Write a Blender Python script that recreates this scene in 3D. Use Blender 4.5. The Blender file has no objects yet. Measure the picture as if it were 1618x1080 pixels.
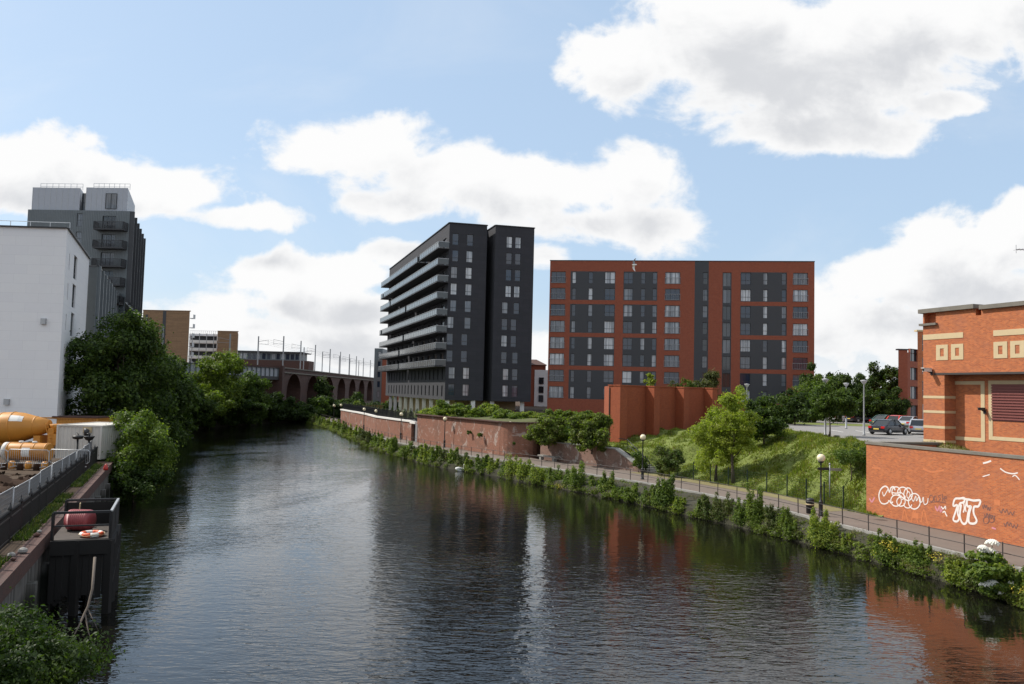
import bpy, math, random
import numpy as np
from mathutils import Vector, Matrix
random.seed(7)
scene = bpy.context.scene
COL = scene.collection
R = math.radians

# ------------------------------------------------------------------ camera
FPX, CX, CY = 1312.0, 809.0, 540.0            # photograph: 1618 x 1080
PITCH, ROLL, CAMZ = math.atan(77/1312.0), 0.024, 9.0
Fv = Vector((0, math.cos(PITCH), math.sin(PITCH)))
R0 = Vector((1, 0, 0)); U0 = Vector((0, -math.sin(PITCH), math.cos(PITCH)))
Rv = R0*math.cos(ROLL)+U0*math.sin(ROLL)
Uv = -R0*math.sin(ROLL)+U0*math.cos(ROLL)
cam = bpy.data.cameras.new('camera'); camo = bpy.data.objects.new('camera', cam); COL.objects.link(camo)
m = Matrix((Rv, Uv, -Fv)).transposed().to_4x4(); m.translation = Vector((0, 0, CAMZ)); camo.matrix_world = m
cam.sensor_fit = 'HORIZONTAL'; cam.sensor_width = 36; cam.lens = FPX/1618*36
cam.clip_start = .3; cam.clip_end = 6000
scene.camera = camo
def ray(px, py):
    return (Rv*((px-CX)/FPX)+Uv*((CY-py)/FPX)+Fv)
def P(px, py, d):
    r = ray(px, py); return Vector((0, 0, CAMZ))+r*(d/r.y)
def G(px, py, z):
    r = ray(px, py); return Vector((0, 0, CAMZ))+r*((z-CAMZ)/r.z)

# ------------------------------------------------------------------ light
SUN_AZ, SUN_EL = math.atan2(-0.93, 0.30), R(46)      # azimuth from +Y towards +X
sd = Vector((math.sin(SUN_AZ)*math.cos(SUN_EL), math.cos(SUN_AZ)*math.cos(SUN_EL), math.sin(SUN_EL)))
sl = bpy.data.lights.new('sun', 'SUN'); sl.energy = 4.9; sl.angle = R(.5); sl.color = (1, .95, .87)
so = bpy.data.objects.new('sun', sl); COL.objects.link(so)
so.rotation_euler = sd.to_track_quat('Z', 'Y').to_euler()
scene.view_settings.view_transform = 'Standard'; scene.view_settings.look = 'None'
scene.view_settings.exposure = 0; scene.view_settings.gamma = 1; scene.view_settings.use_curve_mapping = False

# ------------------------------------------------------------------ sky with clouds
SKY_STR = .1
w = bpy.data.worlds.new('World'); scene.world = w; w.use_nodes = True
nt = w.node_tree; nt.nodes.clear()
class NT:
    def __init__(s, nt): s.nt = nt
    def n(s, t, **kw):
        nd = s.nt.nodes.new(t)
        for k, v in kw.items():
            setattr(nd, k, v)
        return nd
    def put(s, sock, v):
        if isinstance(v, bpy.types.NodeSocket): s.nt.links.new(v, sock)
        elif v is not None: sock.default_value = v
    def math(s, op, a, b=None, c=None, clamp=False):
        nd = s.n('ShaderNodeMath', operation=op); nd.use_clamp = clamp
        s.put(nd.inputs[0], a)
        if b is not None: s.put(nd.inputs[1], b)
        if c is not None: s.put(nd.inputs[2], c)
        return nd.outputs[0]
    def vm(s, op, a, b=None, c=None):
        nd = s.n('ShaderNodeVectorMath', operation=op)
        s.put(nd.inputs[0], a)
        if b is not None: s.put(nd.inputs[1], b)
        if c is not None: s.put(nd.inputs[2], c)
        return nd.outputs['Value'] if op in ('LENGTH', 'DOT_PRODUCT') else nd.outputs[0]
    def noise(s, vec, scale, detail=6, rough=.55, dims='3D', dist=0):
        nd = s.n('ShaderNodeTexNoise', noise_dimensions=dims)
        s.put(nd.inputs['Vector'], vec); nd.inputs['Scale'].default_value = scale
        nd.inputs['Detail'].default_value = detail; nd.inputs['Roughness'].default_value = rough
        nd.inputs['Distortion'].default_value = dist
        return nd.outputs[0]
    def sstep(s, v, a, b, lo=0., hi=1.):
        nd = s.n('ShaderNodeMapRange', interpolation_type='SMOOTHSTEP')
        s.put(nd.inputs[0], v); nd.inputs[1].default_value = a; nd.inputs[2].default_value = b
        nd.inputs[3].default_value = lo; nd.inputs[4].default_value = hi
        return nd.outputs[0]
    def mix(s, f, a, b, mode='MIX'):
        nd = s.n('ShaderNodeMix', data_type='RGBA', blend_type=mode)
        s.put(nd.inputs[0], f)
        for k, v in ((6, a), (7, b)):
            if isinstance(v, (tuple, list)): v = tuple(v)+(1,)*(4-len(v))
            s.put(nd.inputs[k], v)
        return nd.outputs[2]
    def ramp(s, f, stops):
        nd = s.n('ShaderNodeValToRGB'); s.put(nd.inputs[0], f)
        e = nd.color_ramp.elements
        while len(e) < len(stops): e.new(.5)
        for el, (p, c) in zip(e, stops): el.position = p; el.color = tuple(c)+(1,)
        return nd.outputs[0]
T = NT(nt)
tc = T.n('ShaderNodeTexCoord'); dirv = tc.outputs['Generated']
sx = T.n('ShaderNodeSeparateXYZ'); T.put(sx.inputs[0], dirv)
yy = T.math('MAXIMUM', sx.outputs[1], .02)
uu = T.math('DIVIDE', sx.outputs[0], yy); vv = T.math('DIVIDE', sx.outputs[2], yy)
cb = T.n('ShaderNodeCombineXYZ'); T.put(cb.inputs[0], uu); T.put(cb.inputs[1], vv)
uv0 = cb.outputs[0]
CL = [(1000, 95, 135, 95), (1180, 95, 220, 145), (1320, 110, 230, 130), (1440, 50, 280, 115), (1650, 15, 280, 105), (1340, 205, 170, 52), (1130, 20, 160, 80),
      (1500, 165, 85, 30),
      (560, 245, 150, 70), (700, 285, 190, 60), (890, 300, 200, 70), (1000, 285, 120, 75), (960, 350, 170, 55), (640, 320, 130, 40),
      (90, 270, 170, 75), (-40, 270, 160, 70), (235, 303, 165, 42), (390, 342, 110, 26), (100, 310, 190, 36),
      (420, 428, 130, 42), (540, 432, 110, 38), (635, 402, 70, 32), (500, 490, 250, 46), (390, 520, 230, 42), (600, 545, 300, 50),
      (1540, 390, 170, 70), (1450, 450, 150, 70), (1600, 480, 250, 90), (1390, 520, 190, 80), (1640, 330, 70, 36), (860, 405, 80, 30), (930, 560, 260, 60), (150, 560, 300, 60), (-200, 400, 200, 90), (1900, 200, 200, 120), (1850, 450, 200, 120)]
def density(uv):
    acc = None
    for (px, py, rx, ry) in CL:
        c = P(px, py, 1.0); a = rx/FPX; b = ry/FPX
        dv = T.vm('MULTIPLY', T.vm('SUBTRACT', uv, (c.x, c.z-CAMZ, 0)), (1/a, 1/b, 1))
        val = T.math('SUBTRACT', 1.0, T.vm('LENGTH', dv))
        acc = val if acc is None else T.math('SMOOTH_MAX', acc, val, .25)
    acc = T.math('MAXIMUM', acc, -.9)
    st = T.vm('MULTIPLY', uv, (1, 1.35, 1))
    n1 = T.noise(st, 7.5, 9, .56, '2D', .3); n2 = T.noise(st, 22, 5, .6, '2D')
    pert = T.math('ADD', T.math('MULTIPLY', T.math('SUBTRACT', n1, .5), 1.75), T.math('MULTIPLY', T.math('SUBTRACT', n2, .5), .5))
    return T.math('ADD', acc, pert)
D0 = density(uv0)
D1 = density(T.vm('ADD', uv0, (-.018, .05, 0)))
# beyond the view: plain broken cloud from noise on a plane overhead
zz = T.math('MAXIMUM', sx.outputs[2], .06)
cb2 = T.n('ShaderNodeCombineXYZ'); T.put(cb2.inputs[0], T.math('DIVIDE', sx.outputs[0], zz)); T.put(cb2.inputs[1], T.math('DIVIDE', sx.outputs[1], zz))
gen = T.math('SUBTRACT', T.math('MULTIPLY', T.noise(cb2.outputs[0], 1.1, 8, .55, '2D', .2), 4.2), 1.95)
front = T.math('MULTIPLY', T.sstep(sx.outputs[1], .45, .75), T.sstep(vv, .72, .58))
Dm = T.n('ShaderNodeMix', data_type='FLOAT'); T.put(Dm.inputs[0], front); T.put(Dm.inputs[2], gen); T.put(Dm.inputs[3], D0)
Dd = Dm.outputs[0]
alpha = T.sstep(Dd, -.04, .34)
low = T.sstep(sx.outputs[2], .12, .0)
alpha = T.math('MAXIMUM', alpha, T.math('MULTIPLY', low, .85))
thin = T.math('MULTIPLY', T.sstep(T.noise(T.vm('MULTIPLY', uv0, (1, 2.2, 1)), 2.2, 6, .6, '2D', .4), .45, .78), .16)
alpha = T.math('MAXIMUM', alpha, thin)
shade = T.math('MULTIPLY', T.sstep(D1, .0, 1.0), T.sstep(Dd, .1, .8))
ccol = T.mix(shade, (.985, .985, .985), (.70, .715, .745))
ccol = T.mix(1.0, ccol, (1/SKY_STR,)*3, 'MULTIPLY')
sky = T.n('ShaderNodeTexSky', sky_type='NISHITA'); sky.sun_disc = False
sky.sun_elevation = SUN_EL; sky.sun_rotation = SUN_AZ; sky.air_density = 1.0; sky.dust_density = 1.6; sky.ozone_density = 1.2
skyc = T.mix(1.0, sky.outputs[0], (1.72, 1.72, 1.64), 'MULTIPLY')
bg = T.n('ShaderNodeBackground'); bg.inputs[1].default_value = SKY_STR
skyc = T.mix(.68, skyc, (.53/SKY_STR, .70/SKY_STR, .92/SKY_STR))      # evens out the clear sky as in the photograph
T.put(bg.inputs[0], T.mix(alpha, skyc, ccol))
wo = T.n('ShaderNodeOutputWorld'); nt.links.new(bg.outputs[0], wo.inputs[0])

# ------------------------------------------------------------------ helpers
def link(o):
    COL.objects.link(o); return o
ORD = 'first second third fourth fifth sixth seventh eighth ninth tenth eleventh twelfth thirteenth fourteenth fifteenth sixteenth seventeenth eighteenth nineteenth twentieth'.split()
def ordn(i):
    if i < 20: return ORD[i]
    t = {2: 'twenty', 3: 'thirty', 4: 'forty', 5: 'fifty', 6: 'sixty'}
    k = i+1
    if k % 10 == 0: return {20: 'twentieth', 30: 'thirtieth', 40: 'fortieth', 50: 'fiftieth', 60: 'sixtieth'}[k]
    return t[k//10]+'-'+ORD[k % 10-1]
def tag(o, label, cat, group=None):
    o['label'] = label; o['category'] = cat
    if group: o['group'] = group
    return o
def thing(name, label, cat, loc=(0, 0, 0), rz=0, group=None):
    o = bpy.data.objects.new(name, None); link(o); o.empty_display_size = .2
    o.location = loc; o.rotation_euler = (0, 0, rz)
    return tag(o, label, cat, group)
def struct(o, kind='structure'):
    o['kind'] = kind; return o
def dup(src, parent=None):
    c = src.copy(); link(c)
    if parent is not None: c.parent = parent
    for ch in list(src.children): dup(ch, c)
    return c
def place(src, loc, rz, label, used=[set()]):
    o = src if src.name not in used[0] else dup(src)
    used[0].add(src.name)
    o.location = loc; o.rotation_euler = (0, 0, rz); o['label'] = label
    return o

class MB:
    """collects faces; build() links them as ONE mesh object with metre UVs"""
    def __init__(s): s.v = []; s.f = []; s.mi = []; s.sm = []
    def face(s, pts, mi=0, sm=False):
        b = len(s.v); s.v.extend([tuple(p) for p in pts]); s.f.append(tuple(range(b, b+len(pts)))); s.mi.append(mi); s.sm.append(sm)
    def box(s, x0, y0, z0, x1, y1, z1, mi=0):
        s.prism([(x0, y0), (x1, y0), (x1, y1), (x0, y1)], z0, z1, mi)
    def prism(s, poly, z0, z1, mi=0, top=None, bottom=True):
        n = len(poly); b = len(s.v)
        s.v.extend([(p[0], p[1], z0) for p in poly]); s.v.extend([(p[0], p[1], z1) for p in poly])
        for i in range(n):
            j = (i+1) % n; s.f.append((b+i, b+j, b+n+j, b+n+i)); s.mi.append(mi); s.sm.append(False)
        s.f.append(tuple(b+n+i for i in range(n))); s.mi.append(mi if top is None else top); s.sm.append(False)
        if bottom: s.f.append(tuple(b+i for i in reversed(range(n)))); s.mi.append(mi); s.sm.append(False)
    def obox(s, o, u, a0, a1, b0, b1, z0, z1, mi=0):
        """box along unit u from o=(x,y): a along u, b along the outward normal"""
        n = (u[1], -u[0])
        q = lambda a, b: (o[0]+u[0]*a+n[0]*b, o[1]+u[1]*a+n[1]*b)
        s.prism([q(a0, b1), q(a1, b1), q(a1, b0), q(a0, b0)], z0, z1, mi)
    def bar(s, p, q, wd, ht=None, mi=0):
        p = Vector(p); q = Vector(q); d = (q-p).normalized(); ht = ht or wd
        a = d.cross(Vector((0, 0, 1)))
        a = Vector((1, 0, 0)) if a.length < 1e-4 else a.normalized()
        c = a.cross(d)
        a = a*wd/2; c = c*ht/2
        r = [p-a-c, p+a-c, p+a+c, p-a+c, q-a-c, q+a-c, q+a+c, q-a+c]
        for f in ((0, 1, 5, 4), (1, 2, 6, 5), (2, 3, 7, 6), (3, 0, 4, 7), (3, 2, 1, 0), (4, 5, 6, 7)):
            s.face([r[k] for k in f], mi)
    def tube(s, pts, rad, n=8, mi=0, cap=True, sm=True):
        pts = [Vector(p) for p in pts]
        if not isinstance(rad, (list, tuple)): rad = [rad]*len(pts)
        b = len(s.v); prev = None
        for i, p in enumerate(pts):
            d = (pts[min(i+1, len(pts)-1)]-pts[max(i-1, 0)]).normalized()
            if prev is None:
                a = d.cross(Vector((0, 0, 1)))
                if a.length < 1e-3: a = Vector((1, 0, 0))
            else: a = prev-d*prev.dot(d)
            a.normalize(); prev = a; c = d.cross(a)
            r = rad[i]; rx, ry = (r if isinstance(r, tuple) else (r, r))
            for k in range(n):
                t = 2*math.pi*k/n; s.v.append(tuple(p+a*rx*math.cos(t)+c*ry*math.sin(t)))
        for i in range(len(pts)-1):
            for k in range(n):
                k2 = (k+1) % n
                s.f.append((b+i*n+k, b+i*n+k2, b+(i+1)*n+k2, b+(i+1)*n+k)); s.mi.append(mi); s.sm.append(sm)
        if cap:
            s.f.append(tuple(b+k for k in reversed(range(n)))); s.mi.append(mi); s.sm.append(False)
            e = b+(len(pts)-1)*n; s.f.append(tuple(e+k for k in range(n))); s.mi.append(mi); s.sm.append(False)
    def lathe(s, prof, c=(0, 0, 0), n=16, mi=0, M=None, sm=True):
        """prof: list of (r,z)"""
        b = len(s.v); c = Vector(c)
        for (r, z) in prof:
            for k in range(n):
                t = 2*math.pi*k/n; p = Vector((r*math.cos(t), r*math.sin(t), z))
                if M is not None: p = M @ p
                s.v.append(tuple(c+p))
        for i in range(len(prof)-1):
            for k in range(n):
                k2 = (k+1) % n
                s.f.append((b+i*n+k, b+i*n+k2, b+(i+1)*n+k2, b+(i+1)*n+k)); s.mi.append(mi); s.sm.append(sm)
        s.f.append(tuple(b+k for k in reversed(range(n)))); s.mi.append(mi); s.sm.append(False)
        e = b+(len(prof)-1)*n; s.f.append(tuple(e+k for k in range(n))); s.mi.append(mi); s.sm.append(False)
    def wall(s, o, u, L, z0, z1, ops=(), depth=.18, mi=0, matf=None, extra_s=(), extra_z=(), rmi=None):
        """facade sheet with real openings (s0,s1,za,zb) and reveals going in by depth"""
        n = (u[1], -u[0])
        q = lambda a, z, b=0.: (o[0]+u[0]*a-n[0]*b, o[1]+u[1]*a-n[1]*b, z)
        S = sorted(set([0., L]+[round(x, 4) for t in ops for x in t[:2]]+[round(x, 4) for x in extra_s]))
        Z = sorted(set([z0, z1]+[round(x, 4) for t in ops for x in t[2:4]]+[round(x, 4) for x in extra_z]))
        S = [x for x in S if -1e-6 <= x <= L+1e-6]; Z = [x for x in Z if z0-1e-6 <= x <= z1+1e-6]
        for i in range(len(S)-1):
            for j in range(len(Z)-1):
                cs, cz = (S[i]+S[i+1])/2, (Z[j]+Z[j+1])/2
                if any(t[0] < cs < t[1] and t[2] < cz < t[3] for t in ops): continue
                s.face([q(S[i], Z[j]), q(S[i+1], Z[j]), q(S[i+1], Z[j+1]), q(S[i], Z[j+1])], matf(cs, cz) if matf else mi)
        for (a, b, za, zb) in [t[:4] for t in ops]:
            rm = rmi if rmi is not None else (matf(a-.01, (za+zb)/2) if matf else mi)
            s.face([q(a, za), q(a, za, depth), q(a, zb, depth), q(a, zb)][::-1], rm)
            s.face([q(b, za), q(b, zb), q(b, zb, depth), q(b, za, depth)][::-1], rm)
            s.face([q(a, za), q(b, za), q(b, za, depth), q(a, za, depth)], rm)
            s.face([q(a, zb), q(a, zb, depth), q(b, zb, depth), q(b, zb)], rm)
    def build(s, name, mats, parent=None, world=True):
        off = Vector((0, 0, 0))
        if parent is not None and world:
            p = parent
            while p is not None: off += Vector(p.location); p = p.parent
        o = bpy.data.objects.new(name, s.mesh(name, mats, off)); link(o)
        if parent is not None: o.parent = parent
        return o
    def mesh(s, name, mats, off=Vector((0, 0, 0))):
        me = bpy.data.meshes.new(name)
        V = [(x-off.x, y-off.y, z-off.z) for (x, y, z) in s.v]
        me.from_pydata(V, [], s.f)
        mats = mats if isinstance(mats, (list, tuple)) else [mats]
        for mt in mats: me.materials.append(mt)
        me.polygons.foreach_set('material_index', s.mi); me.polygons.foreach_set('use_smooth', s.sm)
        uvl = me.uv_layers.new(name='UVMap'); uv = np.zeros((len(me.loops), 2), np.float32)
        for p in me.polygons:
            nx, ny, nz = p.normal
            fl = abs(nz) > .75
            if not fl:
                h = math.hypot(nx, ny) or 1; tx, ty = -ny/h, nx/h
            for li in range(p.loop_start, p.loop_start+p.loop_total):
                x, y, z = s.v[me.loops[li].vertex_index]
                uv[li] = (x, y) if fl else (x*tx+y*ty, z)
        uvl.data.foreach_set('uv', uv.ravel())
        me.update()
        return me

# ------------------------------------------------------------------ materials
def mat(name, fn, **kw):
    mt = bpy.data.materials.new(name); mt.use_nodes = True
    mt.node_tree.nodes.clear(); t = NT(mt.node_tree)
    b = t.n('ShaderNodeBsdfPrincipled'); o = t.n('ShaderNodeOutputMaterial'); t.nt.links.new(b.outputs[0], o.inputs[0])
    for k, v in kw.items(): b.inputs[k].default_value = v
    if fn: fn(t, b, o)
    return mt
def geo(t): return t.n('ShaderNodeNewGeometry').outputs['Position']
def plain(name, c, rough=.6, metal=0., var=.12, scale=3., bump=0., spec=.5):
    def fn(t, b, o):
        p = geo(t); n = t.noise(p, scale, 6, .6); n2 = t.noise(p, scale*9, 3, .6)
        f = t.math('ADD', t.math('MULTIPLY', n, .7), t.math('MULTIPLY', n2, .3))
        lo = tuple(max(0, x*(1-2*var)) for x in c); hi = tuple(min(1, x*(1+2*var)) for x in c)
        t.put(b.inputs['Base Color'], t.mix(f, lo, hi))
        t.put(b.inputs['Roughness'], t.math('ADD', rough-.1, t.math('MULTIPLY', n, .2), clamp=True))
        if bump:
            bp = t.n('ShaderNodeBump'); bp.inputs['Strength'].default_value = bump; bp.inputs['Distance'].default_value = .02
            t.put(bp.inputs['Height'], f); t.put(b.inputs['Normal'], bp.outputs[0])
    return mat(name, fn, Metallic=metal, **{'Specular IOR Level': spec})
def brick(name, c1, c2, mortar, scale=1., stain=.35, bw=.225, rh=.075, stainc=(.05, .04, .035), white=0., mottle=.55):
    def fn(t, b, o):
        uv = t.n('ShaderNodeTexCoord').outputs['UV']; p = geo(t)
        br = t.n('ShaderNodeTexBrick'); t.put(br.inputs['Vector'], uv)
        br.inputs['Color1'].default_value = tuple(c1)+(1,); br.inputs['Color2'].default_value = tuple(c2)+(1,)
        br.inputs['Mortar'].default_value = tuple(mortar)+(1,); br.inputs['Scale'].default_value = scale
        br.inputs['Mortar Size'].default_value = .011; br.inputs['Brick Width'].default_value = bw; br.inputs['Row Height'].default_value = rh
        br.inputs['Bias'].default_value = 0.
        n = t.noise(p, .55, 7, .62); n2 = t.noise(p, 3.2, 5, .6)
        hue = t.mix(t.sstep(n2, .3, .7, 0, mottle), br.outputs[0], t.mix(1., br.outputs[0], (.78, .72, .7), 'MULTIPLY'))
        col = t.mix(t.sstep(n, .46, .78, 0, stain), hue, stainc)
        if white:
            n3 = t.noise(p, .55, 9, .72, dist=1.2)
            col = t.mix(t.sstep(n3, .55, .63, 0, white), col, (.46, .42, .38))
        t.put(b.inputs['Base Color'], col); b.inputs['Roughness'].default_value = .88
        bp = t.n('ShaderNodeBump'); bp.inputs['Strength'].default_value = .35; bp.inputs['Distance'].default_value = .012
        t.put(bp.inputs['Height'], t.math('SUBTRACT', 1., br.outputs['Fac'])); t.put(b.inputs['Normal'], bp.outputs[0])
    return mat(name, fn)
def foliage(name, c1, c2, c3, trans=.35):
    mt = bpy.data.materials.new(name); mt.use_nodes = True; mt.node_tree.nodes.clear(); t = NT(mt.node_tree)
    g = t.n('ShaderNodeNewGeometry'); n = t.noise(g.outputs['Position'], .9, 3, .6)
    c = t.mix(g.outputs['Random Per Island'], c1, c2)
    c = t.mix(t.sstep(n, .42, .68), c, t.mix(g.outputs['Random Per Island'], c2, c3))
    d = t.n('ShaderNodeBsdfPrincipled'); t.put(d.inputs['Base Color'], c); d.inputs['Roughness'].default_value = .55
    d.inputs['Specular IOR Level'].default_value = .25
    tr = t.n('ShaderNodeBsdfTranslucent'); t.put(tr.inputs[0], t.mix(1., c, (1.5, 1.7, .6), 'MULTIPLY'))
    mx = t.n('ShaderNodeMixShader'); mx.inputs[0].default_value = trans
    t.nt.links.new(d.outputs[0], mx.inputs[1]); t.nt.links.new(tr.outputs[0], mx.inputs[2])
    o = t.n('ShaderNodeOutputMaterial'); t.nt.links.new(mx.outputs[0], o.inputs[0])
    return mt
def glassy(name, dark, light, frac, rough=.06):
    def fn(t, b, o):
        oi = t.n('ShaderNodeObjectInfo').outputs['Random']; p = geo(t)
        f = t.sstep(oi, frac-.25, frac+.15)
        cur = t.sstep(t.noise(t.vm('MULTIPLY', p, (2.2, 2.2, .12)), 1.0, 1, .5), .40, .58)
        t.put(b.inputs['Base Color'], t.mix(t.math('MULTIPLY', f, t.math('ADD', .45, t.math('MULTIPLY', cur, .55))), dark, light))
        b.inputs['Roughness'].default_value = rough
        bp = t.n('ShaderNodeBump'); bp.inputs['Strength'].default_value = .08; bp.inputs['Distance'].default_value = .05
        t.put(bp.inputs['Height'], t.noise(p, .6, 2)); t.put(b.inputs['Normal'], bp.outputs[0])
    return mat(name, fn, IOR=1.7)
M = {}
M['white_wall'] = brick('white_render', (.82, .82, .82), (.79, .79, .80), (.70, .70, .71), stain=.12, stainc=(.66, .65, .64), bw=2.4, rh=.9, mottle=.05)
M['panel_grey'] = plain('grey_cladding', (.14, .16, .17), .5, var=.12, scale=.8)
M['panel_light'] = plain('light_cladding', (.36, .38, .42), .45, var=.06)
M['black_clad'] = brick('black_cladding', (.040, .040, .048), (.034, .035, .041), (.022, .022, .026), stain=.3, stainc=(.055, .055, .06), bw=2.2, rh=.7, mottle=.2)
M['dark_panel'] = plain('dark_panel', (.045, .047, .052), .6, var=.1)
M['metal_dark'] = plain('dark_metal', (.03, .03, .033), .5, var=.2)
M['frame_dark'] = plain('window_frame', (.025, .027, .03), .45, var=.1)
M['frame_white'] = plain('pale_frame', (.5, .5, .52), .5, var=.05)
M['glass'] = glassy('window_glass', (.018, .032, .060), (.56, .58, .60), .60)
M['glass_dark'] = glassy('dark_glass', (.02, .025, .032), (.14, .15, .17), .7)
M['red_brick'] = brick('red_facade_brick', (.36, .085, .036), (.30, .068, .03), (.22, .1, .07), stain=.12, stainc=(.2, .05, .03))
M['orange_brick'] = brick('orange_brick', (.56, .150, .042), (.36, .083, .029), (.38, .20, .10), stain=.42, stainc=(.29, .12, .08))
M['enclosure_brick'] = brick('enclosure_brick', (.37, .082, .024), (.30, .064, .020), (.22, .078, .040), stain=.2, stainc=(.2, .06, .03))
M['old_brick'] = brick('old_river_brick', (.31, .115, .068), (.215, .08, .052), (.24, .16, .11), stain=.7, stainc=(.10, .065, .05), white=.55)
M['viaduct_brick'] = brick('viaduct_brick', (.10, .043, .032), (.07, .033, .027), (.07, .046, .038), stain=.6, stainc=(.03, .025, .022))
M['quay_brick'] = brick('quay_brick', (.12, .045, .034), (.08, .036, .028), (.07, .055, .045), stain=.6)
M['brown_clad'] = brick('brown_timber_cladding', (.30, .19, .105), (.24, .15, .085), (.13, .085, .05), stain=.1, bw=3, rh=.32)
M['cream'] = plain('cream_stone', (.54, .42, .25), .8, var=.08)
M['white_paint'] = plain('white_paint', (.74, .72, .68), .7, var=.06)
M['concrete'] = plain('concrete', (.27, .26, .24), .9, var=.25, scale=.7, bump=.3)
M['stone_cap'] = plain('stone_coping', (.17, .155, .13), .9, var=.25, scale=2)
M['asphalt'] = plain('path_asphalt', (.155, .122, .10), .92, var=.15, scale=1.2)
M['carpark'] = plain('car_park_surface', (.22, .21, .20), .9, var=.1, scale=.4)
M['rough_green'] = plain('rough_green_ground', (.075, .085, .025), .95, var=.4, scale=1.5, bump=.6)
M['fence_wire'] = plain('fence_wire', (.17, .175, .18), .6, var=.1)
M['bank_soil'] = plain('bank_soil', (.035, .033, .018), .95, var=.4, scale=2.2, bump=.8)
M['soil'] = plain('brown_soil', (.042, .025, .017), .95, spec=.08, var=.4, scale=1.6, bump=.8)
M['ground'] = plain('ground_dirt', (.085, .062, .045), .95, spec=.08, var=.3, scale=.4, bump=.4)
M['verge'] = plain('dry_verge', (.20, .17, .075), .95, var=.3, scale=2)
M['grass'] = plain('grass_ground', (.13, .16, .032), .95, var=.35, scale=1.1, bump=.6)
M['steel'] = plain('galvanised_steel', (.42, .43, .44), .45, .6, var=.1)
M['grey_pole'] = plain('grey_pole', (.30, .31, .32), .5, .2, var=.1)
M['black_iron'] = plain('black_iron', (.012, .012, .013), .5, var=.2)
M['rail_brown'] = plain('rail_brown', (.05, .04, .036), .6, var=.25)
M['green_fence'] = plain('green_fence', (.012, .03, .02), .5, var=.1)
M['globe'] = plain('lamp_globe', (.80, .70, .48), .3, var=.08)
M['bark'] = plain('bark', (.075, .058, .042), .95, var=.3, scale=6, bump=.6)
M['deck'] = plain('deck_timber', (.085, .07, .06), .9, var=.35, scale=4, bump=.4)
M['timber'] = plain('weathered_timber', (.16, .13, .105), .9, var=.3, scale=3, bump=.4)
M['timber_dark'] = plain('dark_timber', (.010, .009, .008), .9, var=.3, scale=3)
M['hoarding'] = plain('timber_hoarding', (.24, .15, .06), .85, var=.15)
M['orange'] = plain('orange_plant_paint', (.50, .21, .027), .5, var=.12, scale=1.5)
M['white_metal'] = plain('white_container_paint', (.55, .52, .47), .6, var=.1, scale=1.2)
M['red_plastic'] = plain('faded_red_plastic', (.27, .05, .055), .5, var=.15)
M['lifebuoy_orange'] = plain('lifebuoy_orange', (.75, .12, .04), .5, var=.08)
M['rubber'] = plain('rubber', (.02, .02, .02), .8, var=.2)
M['car_black'] = plain('car_paint_black', (.012, .013, .02), .2, var=.05)
M['car_silver'] = plain('car_paint_silver', (.42, .44, .48), .28, .4, var=.04)
M['car_red'] = plain('car_paint_red', (.45, .03, .02), .25, var=.05)
M['car_white'] = plain('car_paint_white', (.72, .73, .74), .25, var=.03)
M['car_green'] = plain('car_paint_green', (.04, .09, .08), .25, var=.05)
M['car_glass'] = plain('car_glass', (.02, .025, .03), .08, var=.05)
M['lamp_red'] = plain('tail_light', (.5, .02, .02), .2, var=.05)
M['plate'] = plain('number_plate', (.7, .55, .12), .5, var=.03)
M['shutter'] = plain('roller_shutter', (.20, .06, .05), .55, var=.08)
M['feather_white'] = plain('white_feathers', (.8, .8, .78), .8, var=.04)
M['feather_grey'] = plain('grey_feathers', (.25, .26, .28), .8, var=.08)
M['beak'] = plain('beak', (.6, .22, .04), .5, var=.05)
M['paint_white'] = plain('spray_paint_white', (.72, .66, .62), .7, var=.1, scale=5)
M['paint_dark'] = plain('spray_paint_dark', (.17, .08, .065), .8, var=.1, scale=5)
M['paint_pink'] = plain('spray_paint_pink', (.55, .22, .26), .8, var=.1, scale=5)
M['paint_grey'] = plain('faded_paint', (.52, .17, .065), .8, var=.15, scale=5)
M['flower_white'] = plain('white_umbels', (.78, .76, .68), .8, var=.06)
M['flower_yellow'] = plain('yellow_flowers', (.62, .50, .05), .8, var=.1)
M['roof_dark'] = plain('flat_roof', (.07, .07, .075), .9, var=.2)
F_ = {}
F_['dark'] = foliage('dark_leaves', (.018, .038, .008), (.036, .064, .012), (.072, .105, .020))
F_['mid'] = foliage('green_leaves', (.044, .080, .013), (.078, .125, .020), (.125, .175, .030))
F_['light'] = foliage('pale_green_leaves', (.16, .21, .030), (.24, .28, .045), (.31, .33, .065), .5)
F_['bright'] = foliage('fresh_green_leaves', (.080, .125, .016), (.14, .19, .026), (.21, .25, .042), .42)
F_['olive'] = foliage('olive_leaves', (.050, .068, .018), (.085, .095, .030), (.13, .12, .042))
F_['grass'] = foliage('grass_blades', (.095, .135, .018), (.155, .19, .028), (.23, .23, .05), .4)
F_['dry'] = foliage('dry_stems', (.13, .10, .035), (.17, .13, .05), (.21, .15, .06), .25)

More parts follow.
